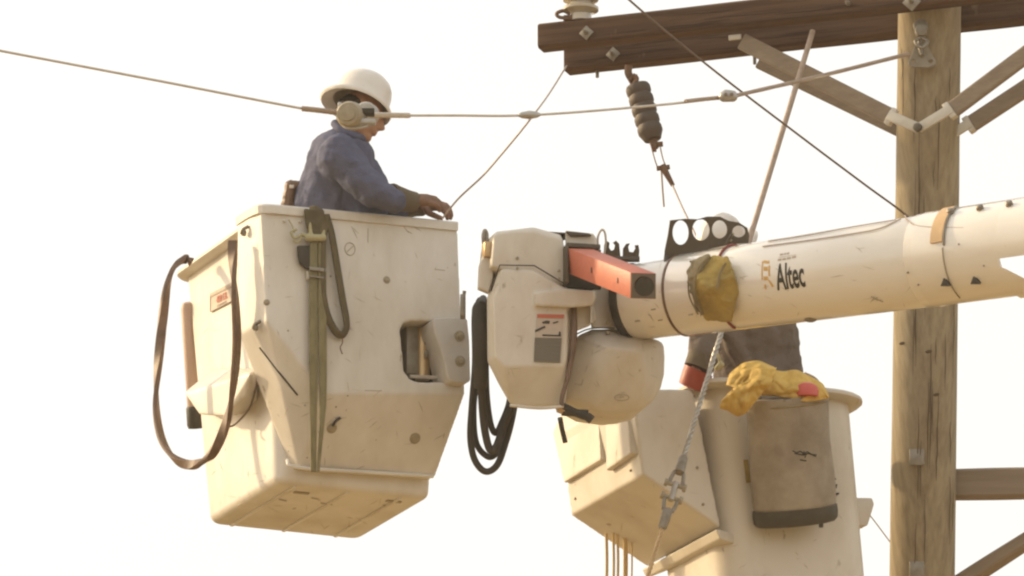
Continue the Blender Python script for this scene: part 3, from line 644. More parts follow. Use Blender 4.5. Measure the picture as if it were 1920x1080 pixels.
o = link('belt_end_wire', tube_me([hv(641, 625, -.28), hv(642, 642, -.28), hv(638, 652, -.28), hv(642, 664, -.28)], .0028, 6), M['rust']); top(o, 'short rusty wire end dangling from the belt loop', 'wire')
hs = link('holster', prism_me([hv(x, y, -.262) for x, y in ((556, 462), (580, 462), (580, 507), (570, 504), (560, 495), (557, 480))], FA.v * -.02, .004), M['dark']); top(hs, 'small dark holster tucked left of the webbing strap', 'holster')
o = link('blue_tag', prism_me([hv(x, y, -.262) for x, y in ((573, 509), (582, 509), (582, 526), (575, 524))], FA.v * -.01, .002), M['zinc']); top(o, 'tiny pale tag below the dark holster', 'tag')
for x, y in ((528, 398), (541, 396), (558, 400), (533, 415), (562, 416)): button(bA, hv(x, y, -.252), nF, .011, .010, 'zinc', 'rivet', False)

# ------------------------------------------------------------------ worker in the left bucket
pA = empty('person', FA.w(.30, .42, .055), 'worker in white hard hat and blue-grey jacket bending over the left bucket', 'person')
def head_pts(c, f, u):
    s_ = u.cross(f).normalized(); rot = Matrix((f, s_, u)).transposed(); h = []
    h.append(sph(c + u * .025, 1, (.098, .078, .092), rot, 20))                       # skull
    h.append(sph(c - u * .02 + f * .022, 1, (.072, .064, .085), rot, 16))             # face
    h.append(sph(c - u * .085 + f * .055, 1, (.030, .036, .026), rot, 12) + sph(c - u * .05 + f * .0, 1, (.06, .056, .03), rot, 12))   # jaw
    h.append(sph(c + f * .094 + u * .022, .012, (.6, 1, 1), rot, 8) + sph(c + f * .116 - u * .022, .011, n=8) + sph(c + f * .088 - u * .03, .018, (.8, 1.1, .7), rot, 8))   # nose
    h.append(sph(c + f * .080 + u * .032, 1, (.016, .055, .012), rot, 10))            # brow
    h.append(sph(c + f * .090 - u * .050, 1, (.012, .024, .006), rot, 8)); h.append(sph(c + f * .088 - u * .062, 1, (.012, .021, .006), rot, 8))   # lips
    for sd_ in (-1, 1):
        h.append(sph(c + s_ * (.077 * sd_) - f * .004 - u * .005, 1, (.018, .010, .032), rot, 10))
    return h
HC, HF = P(674, 217, .42), (RT * .95 - UP * .32).normalized(); HU = (UP - HF * UP.dot(HF)).normalized(); HU0 = HU; HU = (HU * .95 + FWD * .28).normalized(); HT = (HU0 * .85 + FWD * .53).normalized()
body = head_pts(HC, HF, HU)
body += [cap(P(664, 240, .42), .056, P(648, 272, .43), .066), cap(P(640, 300, .42), .12, P(618, 400, .45), .125), cap(P(618, 400, .45), .12, FA.w(.28, .44, .95), .13)]
hipz = FA.w(.28, .44, .92)
for sg in (-1, 1):
    hp = hipz + FA.v * (.09 * sg); kn = FA.w(.34, .44 + .11 * sg, .50); an = FA.w(.27, .44 + .12 * sg, .13)
    body += [cap(hp, .088, kn, .058), cap(kn, .056, an, .042), cap(an - V((0, 0, .03)), .04, an + FA.u * .16 - V((0, 0, .045)), .028)]
shN, elN, wrN = P(640, 292, .22), P(702, 362, .17), P(764, 376, .30)
shF, elF, wrF = P(652, 290, .62), P(720, 380, .60), P(786, 386, .52)
body += [cap(shN, .058, elN, .045), cap(elN, .042, wrN, .030), cap(shF, .058, elF, .045), cap(elF, .042, wrF, .030)]
link('body', blob(body, .0055, 2), M['skin'], pA)
jk = [cap(P(638, 304, .42), .155, P(616, 380, .44), .155, (1, 1.1, 1)), cap(P(618, 380, .44), .146, FA.w(.27, .44, .93), .15, (1, 1.2, 1)),
      sph(P(632, 300, .24), .092) + sph(P(648, 298, .60), .092), sph(P(646, 262, .42), .078) + sph(P(636, 292, .42), .13, (1, 1.2, .8)),
      cap(P(633, 290, .25), .090, P(668, 330, .19), .080), cap(P(668, 330, .19), .080, elN, .070), cap(elN, .068, P(737, 376, .19), .058),
      cap(shF, .088, elF, .066), cap(elF, .064, P(750, 392, .52), .052), cap(P(600, 300, .44), .06, P(585, 380, .46), .075), cap(P(660, 350, .36), .09, P(690, 410, .34), .09)]
link('jacket', blob(jk, .0075, 4, [(.16, .030), (.055, .016)]), M['denim'], pA)
col = [P(628, 232, .42), P(640, 246, .34), P(668, 256, .34), P(684, 262, .42), P(668, 250, .52), P(640, 240, .5), P(628, 232, .42)]
link('collar', tube_me(col, .020, 10), M['denim'], pA)
link('trousers', blob([cap(hipz + FA.v * (.09 * s), .105, FA.w(.34, .44 + .11 * s, .50), .078) for s in (-1, 1)] + [cap(FA.w(.34, .44 + .11 * s, .50), .075, FA.w(.27, .44 + .12 * s, .12), .065) for s in (-1, 1)] + [cap(hipz - FA.v * .05, .12, hipz + FA.v * .05, .12)], .01, 3, [(.1, .02)]), M['trouser'], pA)
for sg in (-1, 1):
    an = FA.w(.27, .44 + .12 * sg, .12); link('boot', blob([cap(an, .058, an - V((0, 0, .03)), .055), cap(an - V((0, 0, .02)), .048, an + FA.u * .17 - V((0, 0, .028)), .036)], .007, 2), M['hose'], pA)
link('hair', blob([sph(HC - HF * .025 + HU * .010, 1, (.086, .0835, .085), Matrix((HF, HU.cross(HF), HU)).transposed(), 20), sph(HC - HF * .045 - HU * .035, 1, (.052, .066, .038), Matrix((HF, HU.cross(HF), HU)).transposed(), 14)], .005, 2, [(.012, .006)]), M['hair'], pA)
def hard_hat(par, c, f, u, sc=1.0):
    """crown and brim as one shell with the mould ridges"""
    s_ = u.cross(f).normalized(); n = 56; rings = []
    prof = [(-.012, 1.27), (-.004, 1.30), (.004, 1.28), (.006, 1.15), (.010, 1.03), (.03, 1.0), (.065, .985), (.10, .93), (.125, .82), (.144, .65), (.156, .42), (.163, .15), (.164, .01)]
    inner = [(.160, .01), (.154, .3), (.132, .60), (.085, .88), (.03, .95), (.004, .98), (-.008, 1.15), (-.015, 1.25)]
    for z, r in (inner + prof):
        rg = []
        for j in range(n):
            a = 2 * math.pi * j / n; ca, sa = math.cos(a), math.sin(a)
            rf = .121 * r; rs = .103 * r; dz = 0; of = 0
            if r > 1.1: of = -.014 * (r - 1) / .3; dz = -.008 * ca * ca * (r - 1) / .3
            if .2 < z * 7: dz += .006 * math.exp(-(sa * rs / .012) ** 2) * (1 if z > .03 else 0)
            rg.append(c + f * ((rf * ca + of) * sc + .008) + s_ * (rs * sa * sc) + u * ((z + dz) * sc))
        rings.append(rg)
    me = ring_loft(rings); smooth_angle(me, R(50)); return link('hard_hat', me, M['hat'], par)
hard_hat(pA, P(671, 197, .42), HF, HT, 1.05)
def hand(par, w_, d, upv, mt, curl=1.0, name='glove', vox=.0038, side=1):
    """palm, four unequal curled fingers, thumb leaving the side of the palm"""
    d = d.normalized(); n = (upv - d * upv.dot(d)).normalized(); s_ = d.cross(n) * side; hs_ = []
    k0 = w_ + d * .085
    hs_.append(sph(w_ + d * .01, .030, (1, 1, 1), None, 10) + [p for q_ in (-.032, -.011, .011, .032) for p in sph(k0 + s_ * q_, .0155, n=8)])
    for i, (q_, L) in enumerate(((-.034, .078), (-.0115, .088), (.0115, .083), (.033, .066))):
        p = k0 + s_ * q_; a = R(18) * curl; r = .0125
        for k, fr in enumerate((.45, .32, .25)):
            dr = d * math.cos(a) - n * math.sin(a) + s_ * (q_ * .8); e = p + dr.normalized() * (L * fr); hs_.append(cap(p, r, e, r * .92)); p = e; r *= .93; a += R(48) * curl
    t0 = w_ + d * .035 - s_ * .034 ; t1 = t0 + (d * .6 - s_ * .6 - n * .35).normalized() * .042; t2 = t1 + (d * .9 - s_ * .05 - n * .5 * curl).normalized() * .034; t3 = t2 + (d * .8 + s_ * .25 - n * .6 * curl).normalized() * .026
    hs_ += [cap(w_ + d * .02 - s_ * .012, .022, t0, .018), cap(t0, .0165, t1, .0145), cap(t1, .0145, t2, .013), cap(t2, .013, t3, .0115)]
    return link(name, blob(hs_, vox, 2), M[mt], par)
hand(pA, P(766, 375, .30), (RT * 1.0 + UP * .0 + FWD * .1), (UP * .9 - FWD * .4), 'glove', .62)
hand(pA, P(786, 384, .50), (RT * 1.0 - UP * .05 - FWD * .3), (UP * .9 - FWD * .3), 'glove', .7, side=-1)
for a_, b_ in ((P(732, 370, .21), P(772, 378, .30)), (P(744, 386, .58), P(788, 386, .50))):
    d = (b_ - a_); link('gauntlet', lathe_me(a_, d, [(0, .058), (.008, .064), (.03, .059), (d.length * .8, .048), (d.length + .012, .046)], 20), M['gaunt'], pA)
link('tool_pouch', blob([cap(P(545, 348, .42), .026, P(540, 385, .42), .034), cap(P(540, 385, .42), .036, P(555, 420, .42), .04), cap(P(553, 345, .42), .018, P(575, 352, .42), .02)], .005, 2, [(.03, .012)]), M['hose'], pA)
link('buckle', box_me(P(547, 350, .35), RT * .010, V((0, .004, 0)), V((0, 0, .008)), .002), M['cond'], pA)

# ------------------------------------------------------------------ boom
boomA, boomB = P(1150, 573, .07), P(1920, 463, -1.0)
bd = (boomB - boomA).normalized()
def BX(x):
    """point on the boom axis that shows at column x"""
    lo, hi = -2.0, 40.0
    for _ in range(40):
        m_ = (lo + hi) / 2; q_ = boomA + bd * m_ - CAM; xx = 960 + FPX * q_.dot(RT) / q_.dot(FWD)
        if xx < x: lo = m_
        else: hi = m_
    return boomA + bd * lo
bs = bd.cross(V((0, 0, 1))).normalized(); bu = bs.cross(bd)        # side towards the camera, up
if bs.y > 0: bs = -bs
def bring(x, r, a0=0, a1=360, n=72, z=0):
    c = BX(x); return [c + (bs * math.cos(R(a0 + (a1 - a0) * k / n)) + bu * math.sin(R(a0 + (a1 - a0) * k / n))) * r for k in range(n + (0 if a1 - a0 == 360 else 1))]
boom = empty('boom', BX(1270), 'white tapered aerial lift boom reaching in from the right', 'boom')
def btube(name, prof, m='boom', par=boom, inner=True):
    rg = [bring(x, r) for x, r in prof]; me = ring_loft(rg); smooth_angle(me, R(30)); return link(name, me, M[m], par)
btube('inner_boom', [(1184, .150), (1187, .166), (1300, .172)])
btube('seal_ring', [(1178, .160), (1179, .170), (1187, .1735), (1193, .1735), (1194, .166)], 'rubber')
ob = btube('outer_boom', [(1282, .166), (1282.5, .174), (1286, .179), (1740, .197), (1745, .19)])
btube('edge_ring', [(1279, .171), (1280, .1795), (1283.5, .1805), (1285, .176)], 'hose')
btube('collar', [(1736, .197), (1737, .201), (1756, .202), (1757, .2)])
def shellpart(name, x0, r0, x1, r1, a0, a1, cutpl=None):
    h_ = ring_loft([bring(x0 + (x1 - x0) * k / 8, r0 + (r1 - r0) * k / 8, a0, a1, 60) for k in range(9)], close=False, caps=False)
    h_ = bake(h_, [('SOLIDIFY', dict(thickness=.012))])
    if cutpl:
        cx = BX(1912); cm_ = prism_me([cx + bd * a + bu * b - bs * .6 for a, b in cutpl], bs * 1.2, 0)
        ct = bpy.data.objects.new('cut', cm_); C.objects.link(ct)
        h_ = bake(h_, [('BOOLEAN', dict(operation='DIFFERENCE', object=ct, solver='EXACT'))]); bpy.data.objects.remove(ct)
    smooth_angle(h_, R(30)); return link(name, h_, M['boom'], boom)
shellpart('end_sleeve', 1752, .205, 1912, .209, -92, 150)
shellpart('top_channel', 1912, .209, 2260, .222, -27, 150)
shellpart('lower_lip', 1913, .2085, 1975, .211, -92, -26, [(.0, .1), (-.002, -.125), (.03, -.14), (.13, -.20), (.14, -.3), (.5, -.3), (.5, .1)])
# wear pad wrapped half round the sleeve
pd = ring_loft([bring(x, r, 2, 62, 14) for x, r in ((1790, .209), (1813, .211))], close=False, caps=False); pd = bake(pd, [('SOLIDIFY', dict(thickness=.012, offset=0))]); smooth_angle(pd, R(30)); link('wear_pad', pd, M['pad'], boom)
link('pad_edge', tube_me(bring(1815, .214, -2, 64, 14), .0045, 6, 0), M['steel2'], boom)
link('seam', tube_me(bring(1812, .2095, -75, -5, 14), .003, 5, 0), M['bolt'], boom)
def boom_hit(x, y, r):
    q_ = ray(x, y).normalized(); o_ = CAM - boomA; a_ = q_ - bd * q_.dot(bd); b_ = o_ - bd * o_.dot(bd)
    A_, B_, C_ = a_.dot(a_), 2 * a_.dot(b_), b_.dot(b_) - r * r; D_ = B_ * B_ - 4 * A_ * C_
    if D_ < 0: D_ = 0
    t = (-B_ - math.sqrt(D_)) / (2 * A_); p = CAM + q_ * t; ax_ = boomA + bd * (p - boomA).dot(bd); return p, (p - ax_).normalized()
for x, y in ((1783, 399), (1838, 392), (1893, 385)):
    p, n_ = boom_hit(x, y, .208); link('bolt', lathe_me(p, n_, [(0, .017), (.014, .017), (.02, .010)], 10), M['steel2'], boom)
for x, y in ((1773, 527), (1829, 523)):
    p, n_ = boom_hit(x, y, .208); link('cleat', prism_me([p + bd * a + bu * b for a, b in ((-.02, -.014), (.03, -.02), (-.005, .022))], n_ * .014, .002), M['dark'], boom)
for x, y in ((1702, 511), (1722, 534), (1770, 459), (1798, 458), (1845, 498)):
    p, n_ = boom_hit(x, y, .206); button(boom, p, n_, .007, .006, 'steel2', 'rivet', False)
for x, y in ((1355 - 60, 600 - 10), (1640, 560), (1648, 562), (1225, 580), (1238, 600), (1195, 602)):
    rr_ = .171 if x < 1270 else .192
    p, n_ = boom_hit(x, y, rr_); link('scuff', box_me(p, bd * .012, bu * .003, n_ * .0012, .0005), M['bolt'], boom)
link('drain_plug', lathe_me(BX(1521) - bu * .18, -bu - bs * .1, [(0, .03), (.012, .026), (.018, .015), (.02, .004)], 16), M['steel2'], boom)
# name and emblem on the side
def wrap(x0, y0, lift, rr=.1868):
    p, n_ = boom_hit(x0, y0, rr); ang0 = math.atan2(n_.dot(bu), n_.dot(bs)); s0 = (p - boomA).dot(bd)
    def f(x, y, z):
        a = ang0 + y / rr; s_ = s0 + x; rl = .166 + 0 if False else None
        c = boomA + bd * s_
        q_ = c - CAM; xx = 960 + FPX * q_.dot(RT) / q_.dot(FWD); rad = .179 + (.197 - .179) * (xx - 1286) / (1740 - 1286)
        return c + (bs * math.cos(a) + bu * math.sin(a)) * (rad + lift + z)
    return f
link('lettering', text_me('Altec', .158, wrap(1482, 519, .0012), .0006, .0030, .42), M['black_ink'], boom)
f = wrap(1436, 511, .0014)
def patch(pl, m, name, f):
    """thin print bent round the boom"""
    bm = bmesh.new(); fs = bm.faces.new([bm.verts.new(V((x, y, 0))) for x, y in pl]); bmesh.ops.triangulate(bm, faces=[fs])
    bmesh.ops.subdivide_edges(bm, edges=bm.edges[:], cuts=2, use_grid_fill=True)
    me = bpy.data.meshes.new('p'); bm.to_mesh(me); bm.free()
    for v_ in me.vertices: v_.co = f(v_.co.x, v_.co.y, 0)
    return me
em = [[(-.028, .055), (-.02, .055), (-.02, -.03), (-.028, -.03)], [(-.018, .058), (.02, .05), (.02, .038), (-.018, .045)], [(-.014, .028), (.012, .024), (.012, .006), (-.014, .01)], [(-.014, -.016), (.012, -.018), (.014, -.034), (-.014, -.032)],
      [(-.018, -.052), (-.004, -.05), (-.006, -.072), (-.016, -.07)], [(.012, -.034), (.02, -.036), (.042, -.062), (.03, -.068)], [(.016, .03), (.026, .028), (.026, -.02), (.016, -.016)]]
link('emblem', join(*[patch([(x * .8, y) for x, y in e], None, '', f) for e in em]), M['amber_ink'], boom)
f = wrap(1474, 486, .0012)
link('small_print', join(*[patch([(x0, y0), (x1, y0), (x1, y0 + h_), (x0, y0 + h_)], None, '', f) for x0, x1, y0, h_ in ((-.035, -.018, .022, .009), (-.014, -.004, .022, .009), (0, .012, .022, .009), (-.04, -.022, -.004, .01), (-.018, .0, -.004, .01), (.004, .024, -.003, .009), (.03, .05, -.001, .009), (-.038, .05, .012, .002))]), M['faint_ink'], boom)

def boom_line(pts, r=.0028):
    return tube_me([boom_hit(x, y, .186 + .016 * max(0, min(1, (x - 1400) / 340)) + .003)[0] for x, y in pts], r, 6, 4)
link('control_wire', boom_line([(1440, 452), (1520, 440), (1600, 425), (1680, 412)]), M['faint_ink'], boom)
link('control_wire', boom_line([(1430, 462), (1520, 450), (1600, 438), (1650, 428), (1690, 410)]), M['faint_ink'], boom)
link('control_wire', boom_line([(1697, 404), (1702, 412), (1725, 424), (1800, 427), (1918, 425)]), M['faint_ink'], boom)
link('scuff', boom_line([(1633, 556), (1645, 562), (1656, 566)], .002), M['bolt'], boom)
link('scuff', boom_line([(1636, 563), (1645, 558)], .002), M['bolt'], boom)
# holed rack on top of the boom
def plate_px(outer, holes, dd, th, m, par, name):
    o0 = P(outer[0][0], outer[0][1], dd); k = (32 + dd) / FPX; ex_, ey_ = RT, UP
    tr = lambda pl: [((x - outer[0][0]) * k, -(y - outer[0][1]) * k) for x, y in pl]
    return link(name, holes_me(tr(outer), [tr(h) for h in holes], o0, ex_, ey_, -FWD, th, .003), M[m], par)
rack = empty('tool_rack', P(1300, 480, -.12), 'dark tool rack with four round holes clamped on top of the boom', 'rack')
plate_px([(1256, 413), (1285, 410), (1308, 411), (1325, 406), (1350, 406), (1366, 414), (1385, 417), (1401, 427), (1405, 442), (1403, 456), (1370, 458), (1335, 466), (1300, 477), (1280, 483), (1266, 496), (1256, 519), (1243, 516), (1246, 470), (1252, 440)],
         [circ(1276, 436, 15, 20, 23), circ(1314, 431, 16, 20, 20), circ(1349, 430, 14, 20, 17), circ(1385, 434, 12, 16, 11), [(1267, 479), (1282, 479), (1270, 494)]], -.12, .03, 'rack', rack, 'plate')
link('mounting_leg', box_me(P(1249, 500, -.14), RT * .010, V((0, .025, 0)), V((0, 0, .045)), .004), M['rack'], rack)
link('latch', join(tube_me(LP([(1367, 448, -.14), (1372, 440, -.16), (1362, 456, -.16)]), .007, 8)), M['rack'], rack)
link('clip', tube_me(LP([(1375, 437, -.15), (1368, 448, -.15), (1372, 452, -.15)]), .006, 8), M['rope'], rack)
r2 = empty('hook_rack', P(1165, 488, .0), 'small dark rack of open hooks behind the orange-red tube', 'rack')
plate_px([(1131, 483), (1133, 458), (1138, 452), (1143, 455), (1142, 464), (1146, 470), (1151, 468), (1153, 460), (1149, 455), (1155, 451), (1161, 457), (1164, 487)], [], .0, .025, 'rack', r2, 'hook')
plate_px([(1167, 487), (1168, 466), (1174, 457), (1181, 456), (1178, 463), (1180, 472), (1187, 473), (1191, 466), (1190, 460), (1197, 459), (1199, 470), (1197, 489)], [], .0, .025, 'rack', r2, 'hook')
link('rail', box_me(P(1165, 486, .0), RT * .08, V((0, .02, 0)), V((0, 0, .009)), .003), M['rack'], r2)
o = link('wire_ring', tube_me(LP([(1122, 470, -.02), (1121, 445, -.02), (1128, 431, -.02), (1134, 436, -.02), (1136, 455, -.02), (1133, 478, -.02)]), .005, 8), M['cond']); top(o, 'narrow bright wire loop standing left of the hook rack', 'wire')

# yellow canvas bag and the cords
bag = empty('canvas_bag', P(1340, 590, -.45), 'crumpled yellow canvas bag tied onto the side of the boom', 'bag')
def BHp(x, y, l=0): p, n_ = boom_hit(x, y, .182); return p + n_ * l
bg1 = [BHp(1302, 492, .01), BHp(1350, 487, .04), BHp(1376, 492, .05), BHp(1384, 520, .05), BHp(1382, 575, .04), BHp(1378, 590, .04), BHp(1332, 594, .04), BHp(1312, 560, .05), BHp(1320, 530, .07), BHp(1350, 540, .085), BHp(1300, 540, .0), BHp(1360, 600 - 12, .0), BHp(1386, 540, 0), BHp(1345, 489, 0)]
link('pouch', blob([bg1], .005, 4, [(.12, .03), (.05, .012)]), M['yellow'], bag)
bg2 = [BHp(1296, 492, .01), BHp(1338, 490, .04), BHp(1330, 508, .06), BHp(1312, 560, .05), BHp(1322, 590, .04), BHp(1296, 545, .03), BHp(1291, 515, .02), BHp(1310, 500, .05)]
link('flap', blob([bg2], .005, 3, [(.10, .05), (.045, .012)]), M['khaki'], bag)
link('seam_cord', join(tube_me([BHp(1300, 530, .045), BHp(1304, 555, .05), BHp(1318, 580, .05)], .004, 7), tube_me([BHp(1345, 496, .07), BHp(1328, 515, .085), BHp(1318, 545, .075), BHp(1325, 580, .05)], .007, 8), tube_me([BHp(1376, 505, .07), BHp(1368, 520, .08), BHp(1362, 540, .08)], .005, 8)), M['khaki'], bag)
o = link('bungee_cord', tube_me(bring(1383, .1865, -84, 112, 30), .0065, 7, 0), M['bungee']); top(o, 'red-brown cord tied round the boom beside the yellow bag', 'cord')

# ------------------------------------------------------------------ pivot housing at the boom tip
K = Frame(P(1000, 600, -.28), R(12))
kn = empty('pivot_housing', P(1060, 700, .0), 'white moulded pivot housing between the left bucket and the boom', 'housing')
kv = K.hv
def kh(pl, v0, v1, ins=0, c=None):
    """outline at depth v1, its inset copy at the nearer v0"""
    cx_, cy_ = c or (sum(p[0] for p in pl) / len(pl), sum(p[1] for p in pl) / len(pl))
    return [kv(x, y, v1) for x, y in pl] + [kv(x + (cx_ - x) * ins, y + (cy_ - y) * ins, v0) for x, y in pl]
def kback(p, v): L = K.loc(p); return K.w(L.x, v, L.z)
capo = [(926, 440), (960, 434), (1002, 434), (1056, 450), (1059, 532), (1005, 497), (937, 494), (924, 552), (918, 545), (921, 470)]
fr1 = [(926, 440), (960, 434), (1002, 434), (1056, 450), (1060, 470), (1061, 534), (1005, 498), (937, 495), (921, 500)]
top1 = [kv(930, 434, .02), kv(1002, 426, .04), kv(1052, 440, .04)]
topb = [kback(kv(924, 418, 0) + V((0, 0, -.03)), .22), kback(kv(1062, 418, 0) + V((0, 0, -.03)), .22)]
link('top_cap', hull_me([kv(x, y, 0) for x, y in fr1] + [kback(kv(x, y, 0), .28) for x, y in fr1] + top1 + topb, .012, 4), M['gel2'], kn)
link('top_panel', box_me(kback(kv(1030, 428, 0), .16), K.u * .10, K.v * .10, V((0, 0, .004)), .003), M['rack'], kn)
link('left_wing', blob([kh([(924, 452), (905, 476), (897, 500), (895, 544), (917, 553), (926, 520)], .05, .20, .1)], .006, 3), M['gel2'], kn)
link('wing_recess', box_me(kv(913, 470, .06), K.u * .018, K.v * .03, V((0, 0, .035)), .006), M['brass'], kn)
link('lift_eye', tube_me([kv(909, 468, .1), kv(906, 445, .1), kv(909, 432, .1), kv(913, 440, .1), kv(912, 455, .1)], .008, 8), M['steel2'], kn)
mb = [(938, 500), (1004, 503), (1060, 536), (1068, 575), (1074, 610), (1070, 680), (1060, 757), (1052, 762), (965, 762), (955, 755), (935, 720), (914, 678), (913, 560), (926, 520)]
ledge = [(1056, 540), (1118, 545), (1120, 560), (1112, 574), (1068, 578), (1000, 575), (1000, 548)]
hb = link('main_cover', blob([kh(mb, .09, .32, .0) + [kv(x, y, -.02) for x, y in ((942, 505), (1002, 507), (1058, 540), (1064, 600), (1063, 668), (1056, 686), (944, 686), (929, 668), (925, 560))] , kh(ledge, -.045, .20, .05)], .006, 9), M['gel2'], kn)
link('bottom_lip', tube_me([kv(956, 760, 0), kv(1010, 765, -.01), kv(1056, 762, 0)], .007, 8), M['gel2'], kn)
link('cap_seam', tube_me([kv(921, 546, -.003), kv(937, 497, -.023), kv(1002, 498, -.023), kv(1060, 533, -.023)], .0032, 6, 0), M['dark'], kn)
rb = [(1060, 432), (1112, 438), (1118, 446), (1119, 468), (1060, 472)]
link('tube_holder', blob([kh(rb, .02, .30, .0)], .006, 2), M['gel2'], kn)
link('holder_slot', prism_me([kv(x, y, .0) for x, y in ((1062, 433), (1104, 437), (1110, 441), (1072, 442))], K.v * .1, .002), M['rack'], kn)
link('holder_frame', join(box_me(kv(1059, 500, .0), K.u * .008, K.v * .05, V((0, 0, .085)), .004), box_me(kv(1090, 466, .0), K.u * .075, K.v * .05, V((0, 0, .010)), .004)), M['rack'], kn)
link('holder_back', box_me(kv(1092, 505, .16), K.u * .08, K.v * .02, V((0, 0, .09)), .004), M['dark'], kn)
link('neck', blob([kh([(1074, 560), (1112, 560), (1118, 600), (1104, 612), (1078, 622)], .08, .3, .0)], .006, 2), M['gel2'], kn)
link('neck_strip', cyl_me(kv(1108, 572, .06), kv(1108, 606, .06), .008, seg=14), M['cond'], kn)
link('shroud', blob([kh([(1108, 545), (1150, 520), (1200, 530), (1215, 612), (1160, 618), (1108, 615)], .15, .34, .0)], .006, 3), M['gel2'], kn)
lc = [(1082, 628), (1110, 616), (1150, 615), (1190, 622), (1225, 636), (1246, 640), (1248, 670), (1247, 700), (1241, 725), (1228, 748), (1208, 765), (1180, 773), (1150, 776), (1100, 769), (1064, 750), (1054, 732), (1063, 680)]
lcp = [kv(x, y, .20) for x, y in lc] + [kback(kv(x + (1150 - x) * .05, y + (700 - y) * .05, .20), .45) for x, y in lc]
lcp += [kv(1098, 634, .17), kv(1138, 650, .03), kv(1196, 656, .03), kv(1080, 722, .15), kv(1110, 744, .13), kv(1212, 744, .15), kv(1236, 650, .18), kv(1238, 715, .22), kv(1130, 764, .21), kv(1195, 764, .22)]
lower = link('lower_cover', hull_me(lcp, .022, 5), M['gel2'], kn)
link('cover_seam', tube_me([kv(1080, 627, .17), kv(1100, 618, .15), kv(1120, 615, .13), kv(1152, 615, .13)], .0032, 6), M['dark'], kn)
h = face_hit(lower, 1165, 744)
if h:
    c = h[0] + h[1] * .006 - FWD * .004; cm = [c + RT * .031 * math.cos(a) + UP * .013 * math.sin(a) for a in [2 * math.pi * i / 24 for i in range(25)]]
    link('oval_mark', join(tube_me(cm, .0018, 5, 0), tube_me([c - RT * .01, c + RT * .01 + UP * .003], .0018, 5, 0)), M['bolt'], kn)
for a_, b_ in (((1114, 640), (1100, 690)), ((1100, 690), (1090, 722)), ((1090, 722), (1078, 720))):
    p, q_ = face_hit(lower, *a_), face_hit(lower, *b_)
    if p and q_: link('panel_line', tube_me([p[0], q_[0]], .002, 5, 0), M['bolt'], kn)
for x, y in ((970, 484), (970, 503), (1048, 508), (1048, 523)):
    button(kn, kv(x, y, -.006 if y < 490 else -.024), -K.v, .011, .008, 'bolt', 'bolt', False)
for x, y in ((1139, 604), (1139, 624)):
    button(kn, kv(x, y, .125), -K.v, .013, .010, 'bolt', 'bolt', False)
link('gap_seal', tube_me([kv(1076, 575, .02), kv(1075, 640, .0), kv(1066, 700, -.0), kv(1054, 745, .0), kv(1054, 762, .0)], [.014, .016, .011, .010, .010], 8), M['hose'], kn)
link('hinge_hardware', join(box_me(kv(1078, 774, .05), K.u * .055, K.v * .03, V((0, 0, .010)), .004), tube_me([kv(1056, 762, .03), kv(1080, 774, .02), kv(1106, 784, .02)], .018, 10), cyl_me(kv(1100, 780, .0), kv(1110, 788, 0), .02, seg=12)), M['dark'], kn)
link('hinge_arm', tube_me([kv(1050, 783, .2), kv(1054, 805, .2), kv(1060, 830, .2)], .011, 8), M['dark'], kn)
link('gusset', prism_me([kv(x, y, .02) for x, y in ((1045, 757), (1062, 764), (1060, 772), (1048, 768))], K.v * .05, .002), M['brass'], kn)
# warning decal
dc = lambda pl, v_, m, nm: link(nm, prism_me([kv(x, y, v_) for x, y in pl], K.v * -.0018, 0), M[m], kn)
V0 = -.0225
dc([(1007, 591), (1057, 592), (1052, 679), (1001, 677)], V0, 'paper', 'warning_decal')
dc([(1007, 589), (1058, 590), (1057, 597), (1007, 596)], V0 - .002, 'red_ink', 'decal_header')
dc([(1003, 633), (1053, 634), (1050, 680), (1001, 678)], V0 - .002, 'text_grey', 'decal_text')
for pl in ([(1016, 604), (1024, 601), (1031, 602), (1030, 607), (1018, 607)], [(1003, 619), (1021, 611), (1023, 614), (1004, 623)], [(1017, 627), (1047, 628), (1048, 622), (1051, 622), (1052, 631), (1017, 630)], [(1036, 605), (1046, 602), (1047, 604), (1038, 607)]):
    dc(pl, V0 - .0022, 'black_ink', 'decal_pictogram')
# orange-red square tube
e1, e0 = P(1206, 536, -.80), P(1089, 490, -.20)
d = (e1 - e0).normalized(); su_ = V((1, 0, 0)); su_ = (su_ - d * su_.dot(d)).normalized(); up_ = su_.cross(d).normalized()
if up_.z < 0: up_ = -up_
# the end is cut square to the view of the tube mouth
jb = empty('jib_tube', (e0 + e1) / 2, 'faded orange-red square steel tube jutting from the pivot housing', 'tube')
mx_, my_ = V((1, .12, 0)).normalized(), V((0, 0, 1))
my_ = (V((0, 0, 1)) + V((0, -.3, 0))).normalized()
hsz = .0545
sq = lambda c, h_: [c + mx_ * (h_ * a) + my_ * (h_ * b) for a, b in ((-1, -1), (1, -1), (1, 1), (-1, 1))]
tb = ring_loft([sq(e0, hsz), sq(e1, hsz), sq(e1, hsz * .97), sq(e1 - d * .015, hsz * .95)]); tb = bevel(tb, .004, 2); smooth_angle(tb)
link('square_tube', tb, M['red'], jb)
fo = circ(0, 0, .040, 28)
link('end_liner', holes_me([(-hsz * .96, -hsz * .96), (hsz * .96, -hsz * .96), (hsz * .96, hsz * .96), (-hsz * .96, hsz * .96)], [fo], e1 + d * .002, mx_, my_, mx_.cross(my_), .02), M['liner'], jb)
link('bore', lathe_me(e1 + d * .013, -mx_.cross(my_), [(0, .042), (.0, .038), (.022, .036), (.024, .005)], 28), M['dark'], jb)  # dark colour stands in for the shade inside the tube
